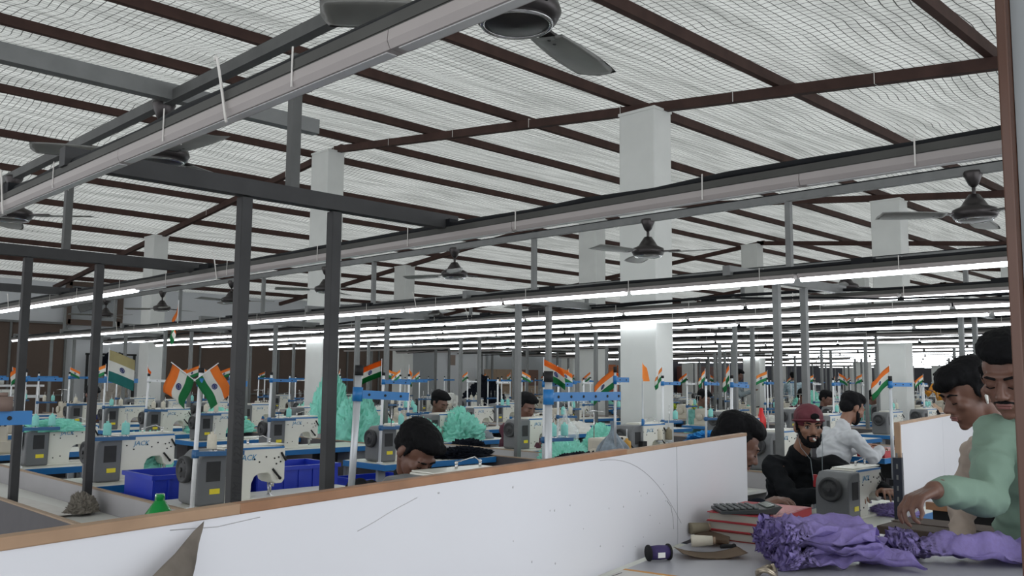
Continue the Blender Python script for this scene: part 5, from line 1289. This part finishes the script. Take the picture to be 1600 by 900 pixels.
# man in maroon cap
rc, hcc, Rc = person('bearded man in a maroon backwards cap and black shirt looking up from his machine',
  dict(pelvis=(5.190, 2.800, 0.530), chest=(5.220, 2.730, 0.810), neck=(5.140, 2.650, 1.000), shl=(5.340, 2.530, 0.930), ell=(5.340, 2.290, 0.830), wrl=(5.140, 2.130, 0.840), shr=(4.970, 2.730, 0.940), elr=(4.840, 2.550, 0.780), wrr=(4.920, 2.300, 0.820),
       knl=(5.420, 2.450, 0.530), ftl=(5.420, 2.370, 0.080), knr=(5.120, 2.570, 0.480), ftr=(5.120, 2.550, 0.080)),
  ((5.095, 2.555, 1.18), (-0.80, -0.72, -0.08)), M_BLACKSH, M_JEANS, vox=0.006, hair='cap', beard=0.5, seed=7, lids=False, hand=dict(l=dict(curl=0.3), r=dict(curl=0.4)))
Pc = lambda x, y, z: hcc+Rc @ Vector((x, y, z)); Ec = Rc.to_euler()
mb = MB(); mb.ball(Pc(0, .008, .056), (.086, .104, .082), rot=Ec, u=24, v=16); mb.ball(Pc(0, -.03, .060), (.078, .068, .050), rot=Ec, u=20, v=14)
cp = remesh(mb, 'cap', M_CAP, .006, rc, 2, disp=lambda p: 0.003*noise.noise(p*40))
mb = MB(); mb.path([Pc(.087*math.sin(a), .004-.106*math.cos(a)*0.98, .036+0.012*math.cos(a)) for a in [q*2*PI/28 for q in range(29)]], .0075, 8); mb.obj('cap_band', M_CAP, cp)
mb = MB(); mb.ball(Pc(0.01, -.099, .070), (.026, .008, .020), rot=Ec); mb.obj('cap_opening', M_HAIR, cp)
MB().ball(Pc(0.025, -.108, .052), (.012, .004, .006), rot=Ec, u=10, v=6).obj('cap_buckle', M_FWHITE, cp)
mb = MB(); mb.path([Pc(.074, -.01, -.03), Pc(.07, -.04, -.11), Pc(.05, -.10, -.17), Pc(.045, -.12, -.25), Pc(.05, -.13, -.34)], .0018, 6); mb.path([Pc(-.074, -.01, -.03), Pc(-.06, -.05, -.12), Pc(-.02, -.11, -.18), Pc(-.01, -.13, -.30)], .0018, 6); mb.obj('earphone_wire', M_GREYSH, rc)
MB().cap(Pc(.0, -.108, -.060), Pc(.004, -.120, -.066), .0065, .006).obj('white_thread_bit', M_FWHITE, rc)
MB().box(Pc(0.0, -.135, -.30), (.02, .02, .07), rot=Ec).obj('red_lanyard_card', M_RED, rc)
stool(5.18, 2.82, 0.44, 'wooden stool under the man in the maroon cap')
# left profile man
person('dark-haired man bowed in profile at the end of the white divider',
  dict(pelvis=(3.30, 2.62, 0.55), chest=(3.36, 2.40, 0.82), neck=(3.44, 2.22, 1.03), shl=(3.58, 2.36, 0.93), ell=(3.66, 2.16, 0.82), wrl=(3.52, 2.0, 0.90), shr=(3.22, 2.26, 0.93), elr=(3.22, 2.02, 0.86), wrr=(3.34, 1.90, 0.935),
       knl=(3.55, 2.3, 0.5), ftl=(3.55, 2.25, 0.1), knr=(3.4, 2.2, 0.5), ftr=(3.4, 2.15, 0.1)),
  ((3.535, 2.115, 1.17), (0.62, -0.72, -0.62)), M_DARKCLOTH, M_JEANS, skin=M_SKIND, vox=0.006, hair='full', seed=9, lids=True, hand=dict(r=dict(curl=0.5)))
stool(3.30, 2.66, 0.44, 'wooden stool under the man at the divider end')
t = thing('small_work_table', 'small cream work table at the end of the white divider', 'table', (3.46, 1.93, 0))
MB().box((0, 0, 0.865), (0.5, 0.34, 0.024)).obj('tabletop', M_WHITETOP, t)
for sx in (-.21, .21):
    for sy in (-.13, .13): MB().box((sx, sy, 0.427), (0.035, 0.035, 0.853)).obj('leg', M_LEG, t)
# bowed man
person('black-haired man in dark shirt bowed low over his sewing behind the divider',
  dict(pelvis=(2.78, 3.62, 0.55), chest=(2.66, 3.42, 0.80), neck=(2.60, 3.27, 1.00), shl=(2.84, 3.28, 0.93), ell=(2.86, 3.06, 0.84), wrl=(2.68, 2.90, 0.87), shr=(2.42, 3.40, 0.93), elr=(2.34, 3.16, 0.84), wrr=(2.46, 2.95, 0.87),
       knl=(2.85, 3.2, 0.5), ftl=(2.85, 3.15, 0.1), knr=(2.6, 3.25, 0.5), ftr=(2.6, 3.2, 0.1)),
  ((2.545, 3.145, 1.125), (0.05, -0.72, -0.78)), M_BLACKSH, M_JEANS, skin=M_SKIND, vox=0.006, hair='full', seed=11, lids=True)
stool(2.80, 3.64, 0.44, 'wooden stool under the bowed man')
# man in white
person('bearded man in a white long-sleeved shirt packing the red boxes',
  dict(pelvis=(7.30, 3.52, 0.55), chest=(7.36, 3.47, 0.84), neck=(7.45, 3.42, 1.07), shl=(7.50, 3.60, 0.99), ell=(7.60, 3.52, 0.82), wrl=(7.80, 3.42, 0.88), shr=(7.30, 3.28, 0.99), elr=(7.42, 3.16, 0.82), wrr=(7.66, 3.20, 0.87),
       knl=(7.65, 3.6, 0.5), ftl=(7.65, 3.6, 0.1), knr=(7.6, 3.4, 0.5), ftr=(7.6, 3.4, 0.1)),
  ((7.53, 3.37, 1.225), (0.80, -0.45, -0.45)), M_WHITESH, M_JEANS, vox=0.008, hair='full', beard=1.0, seed=13, lids=True)
stool(7.28, 3.54, 0.44, 'wooden stool under the man in white')

# far people, seated or standing among the rows
def simple_person(label, x, y, face, shirt, standing=False, bow=0.25, seed=0, skin=M_SKIND):
    if not standing:      # sits at the closest table, on its operator side
        q = min(heap_spots, key=lambda h: (h[2]+0.55-x)**2+(h[3]+TD+0.27-y)**2); x, y = q[2]+0.50, q[3]+TD+0.24
    f = Vector((math.cos(face), math.sin(face), 0)); r = Vector((-f.y, f.x, 0)); b = Vector((x, y, 0))
    pz = 0.92 if standing else 0.52
    def p(a, s_, z): q = b+f*a+r*s_; return (q.x, q.y, z)
    J = dict(pelvis=p(0, 0, pz), chest=p(bow*.5, 0, pz+.30), neck=p(bow*.8, 0, pz+.50), shl=p(bow*.7, .19, pz+.44), ell=p(bow*.7+.14, .24, pz+.22), wrl=p(bow*.7+.36, .12, pz+.30), shr=p(bow*.7, -.19, pz+.44), elr=p(bow*.7+.14, -.24, pz+.22), wrr=p(bow*.7+.36, -.12, pz+.30))
    if standing: J.update(knl=p(0, .1, .48), ftl=p(0, .1, .1), knr=p(0, -.1, .48), ftr=p(0, -.1, .1))
    else: J.update(knl=p(.42, .1, .5), ftl=p(.42, .1, .1), knr=p(.42, -.1, .5), ftr=p(.42, -.1, .1))
    hd = Vector(p(bow*.8+.06, 0, pz+.66)); person(label, J, (tuple(hd), (f.x, f.y, -0.5)), shirt, M_JEANS, skin=skin, vox=0.014, hair='full', moustache=False, seed=seed, far=True)
    if not standing: stool(x, y, 0.42, 'stool of the '+' '.join(label.split()[:9]))
simple_person('person in dark clothes seated beyond the bowed man', 6.5, 8.0, -1.5, M_DARKCLOTH, seed=1)
simple_person('person with dark head bowed behind the long blue arm', 6.9, 6.2, -1.6, M_MAROONSH, seed=2, bow=0.3)
simple_person('person seated before the white bay, facing the thread cones', 5.2, 12.9, -1.5, M_NAVY, seed=3, bow=0.1)
simple_person('person in pale blue shirt standing in the far rows, back to the camera', 24.25, 12.6, 0.6, M_BLUESH, True, 0.05, 4)
simple_person('person in maroon shirt bowed in the far rows below the pale blue one', 14.6, 7.6, -1.7, M_MAROONSH, seed=5, bow=0.35)
simple_person('person in grey shirt standing among the far rows by the square pillar', 17.75, 10.7, -1.2, M_GREYSH, True, 0.1, 6)
simple_person('person with dark hair seated in front of the grey-shirted one', 12.3, 8.1, -1.6, M_TEALSH, seed=7, bow=0.3)
simple_person('person in teal seated in the far rows under the bright tubes', 15.3, 6.1, -1.6, M_TEALSH, seed=8, bow=0.3)
simple_person('person in an orange shirt standing before the far dark racks', 24.25, 8.45, 2.8, M_ORANGESH, True, 0.15, 9, M_SKIN)
simple_person('person in black seated among the far rows beside the tricolour flag', 13.9, 6.9, -1.6, M_DARKCLOTH, seed=10, bow=0.3)

# dark racks below the far windows
for i in range(5):
    t = thing('storage_rack', 'dark storage rack at the far end wall, %s one' % ORD[i+1], 'rack', (39.8, 4.0+i*2.3, 0), 0, 'far storage racks')
    mb = MB()
    for z in (0.3, 0.9, 1.5, 2.1): mb.box((0, 0, z), (0.6, 2.0, 0.04))
    for sy in (-1, 1):
        for sx in (-.28, .28): mb.box((sx, sy*0.98, 1.1), (0.05, 0.05, 2.2))
    mb.obj('frame', M_STEEL, t)
    mb = MB(); r_ = random.Random(i)
    for z in (0.32, 0.92, 1.52):
        for q in range(4): mb.box((0, -0.75+q*0.5, z+0.2), (0.5, 0.42, r_.uniform(0.25, 0.42)), r_.randrange(3))
    mb.obj('stock', [M_RED, M_MAROONSH, M_CARD], t)['kind'] = 'stuff'

# ------------------------------------------------------------------ drop the prototypes
for q in (P_T, P_M, P_O, P_S, P_SW): kill(q)
for q in (F_T, F_M, F_O, F_S, F_SW): bpy.data.objects.remove(q)
for q in P_C.values(): bpy.data.objects.remove(q)
for a_, b_ in FLAGP: kill(a_); bpy.data.objects.remove(b_)
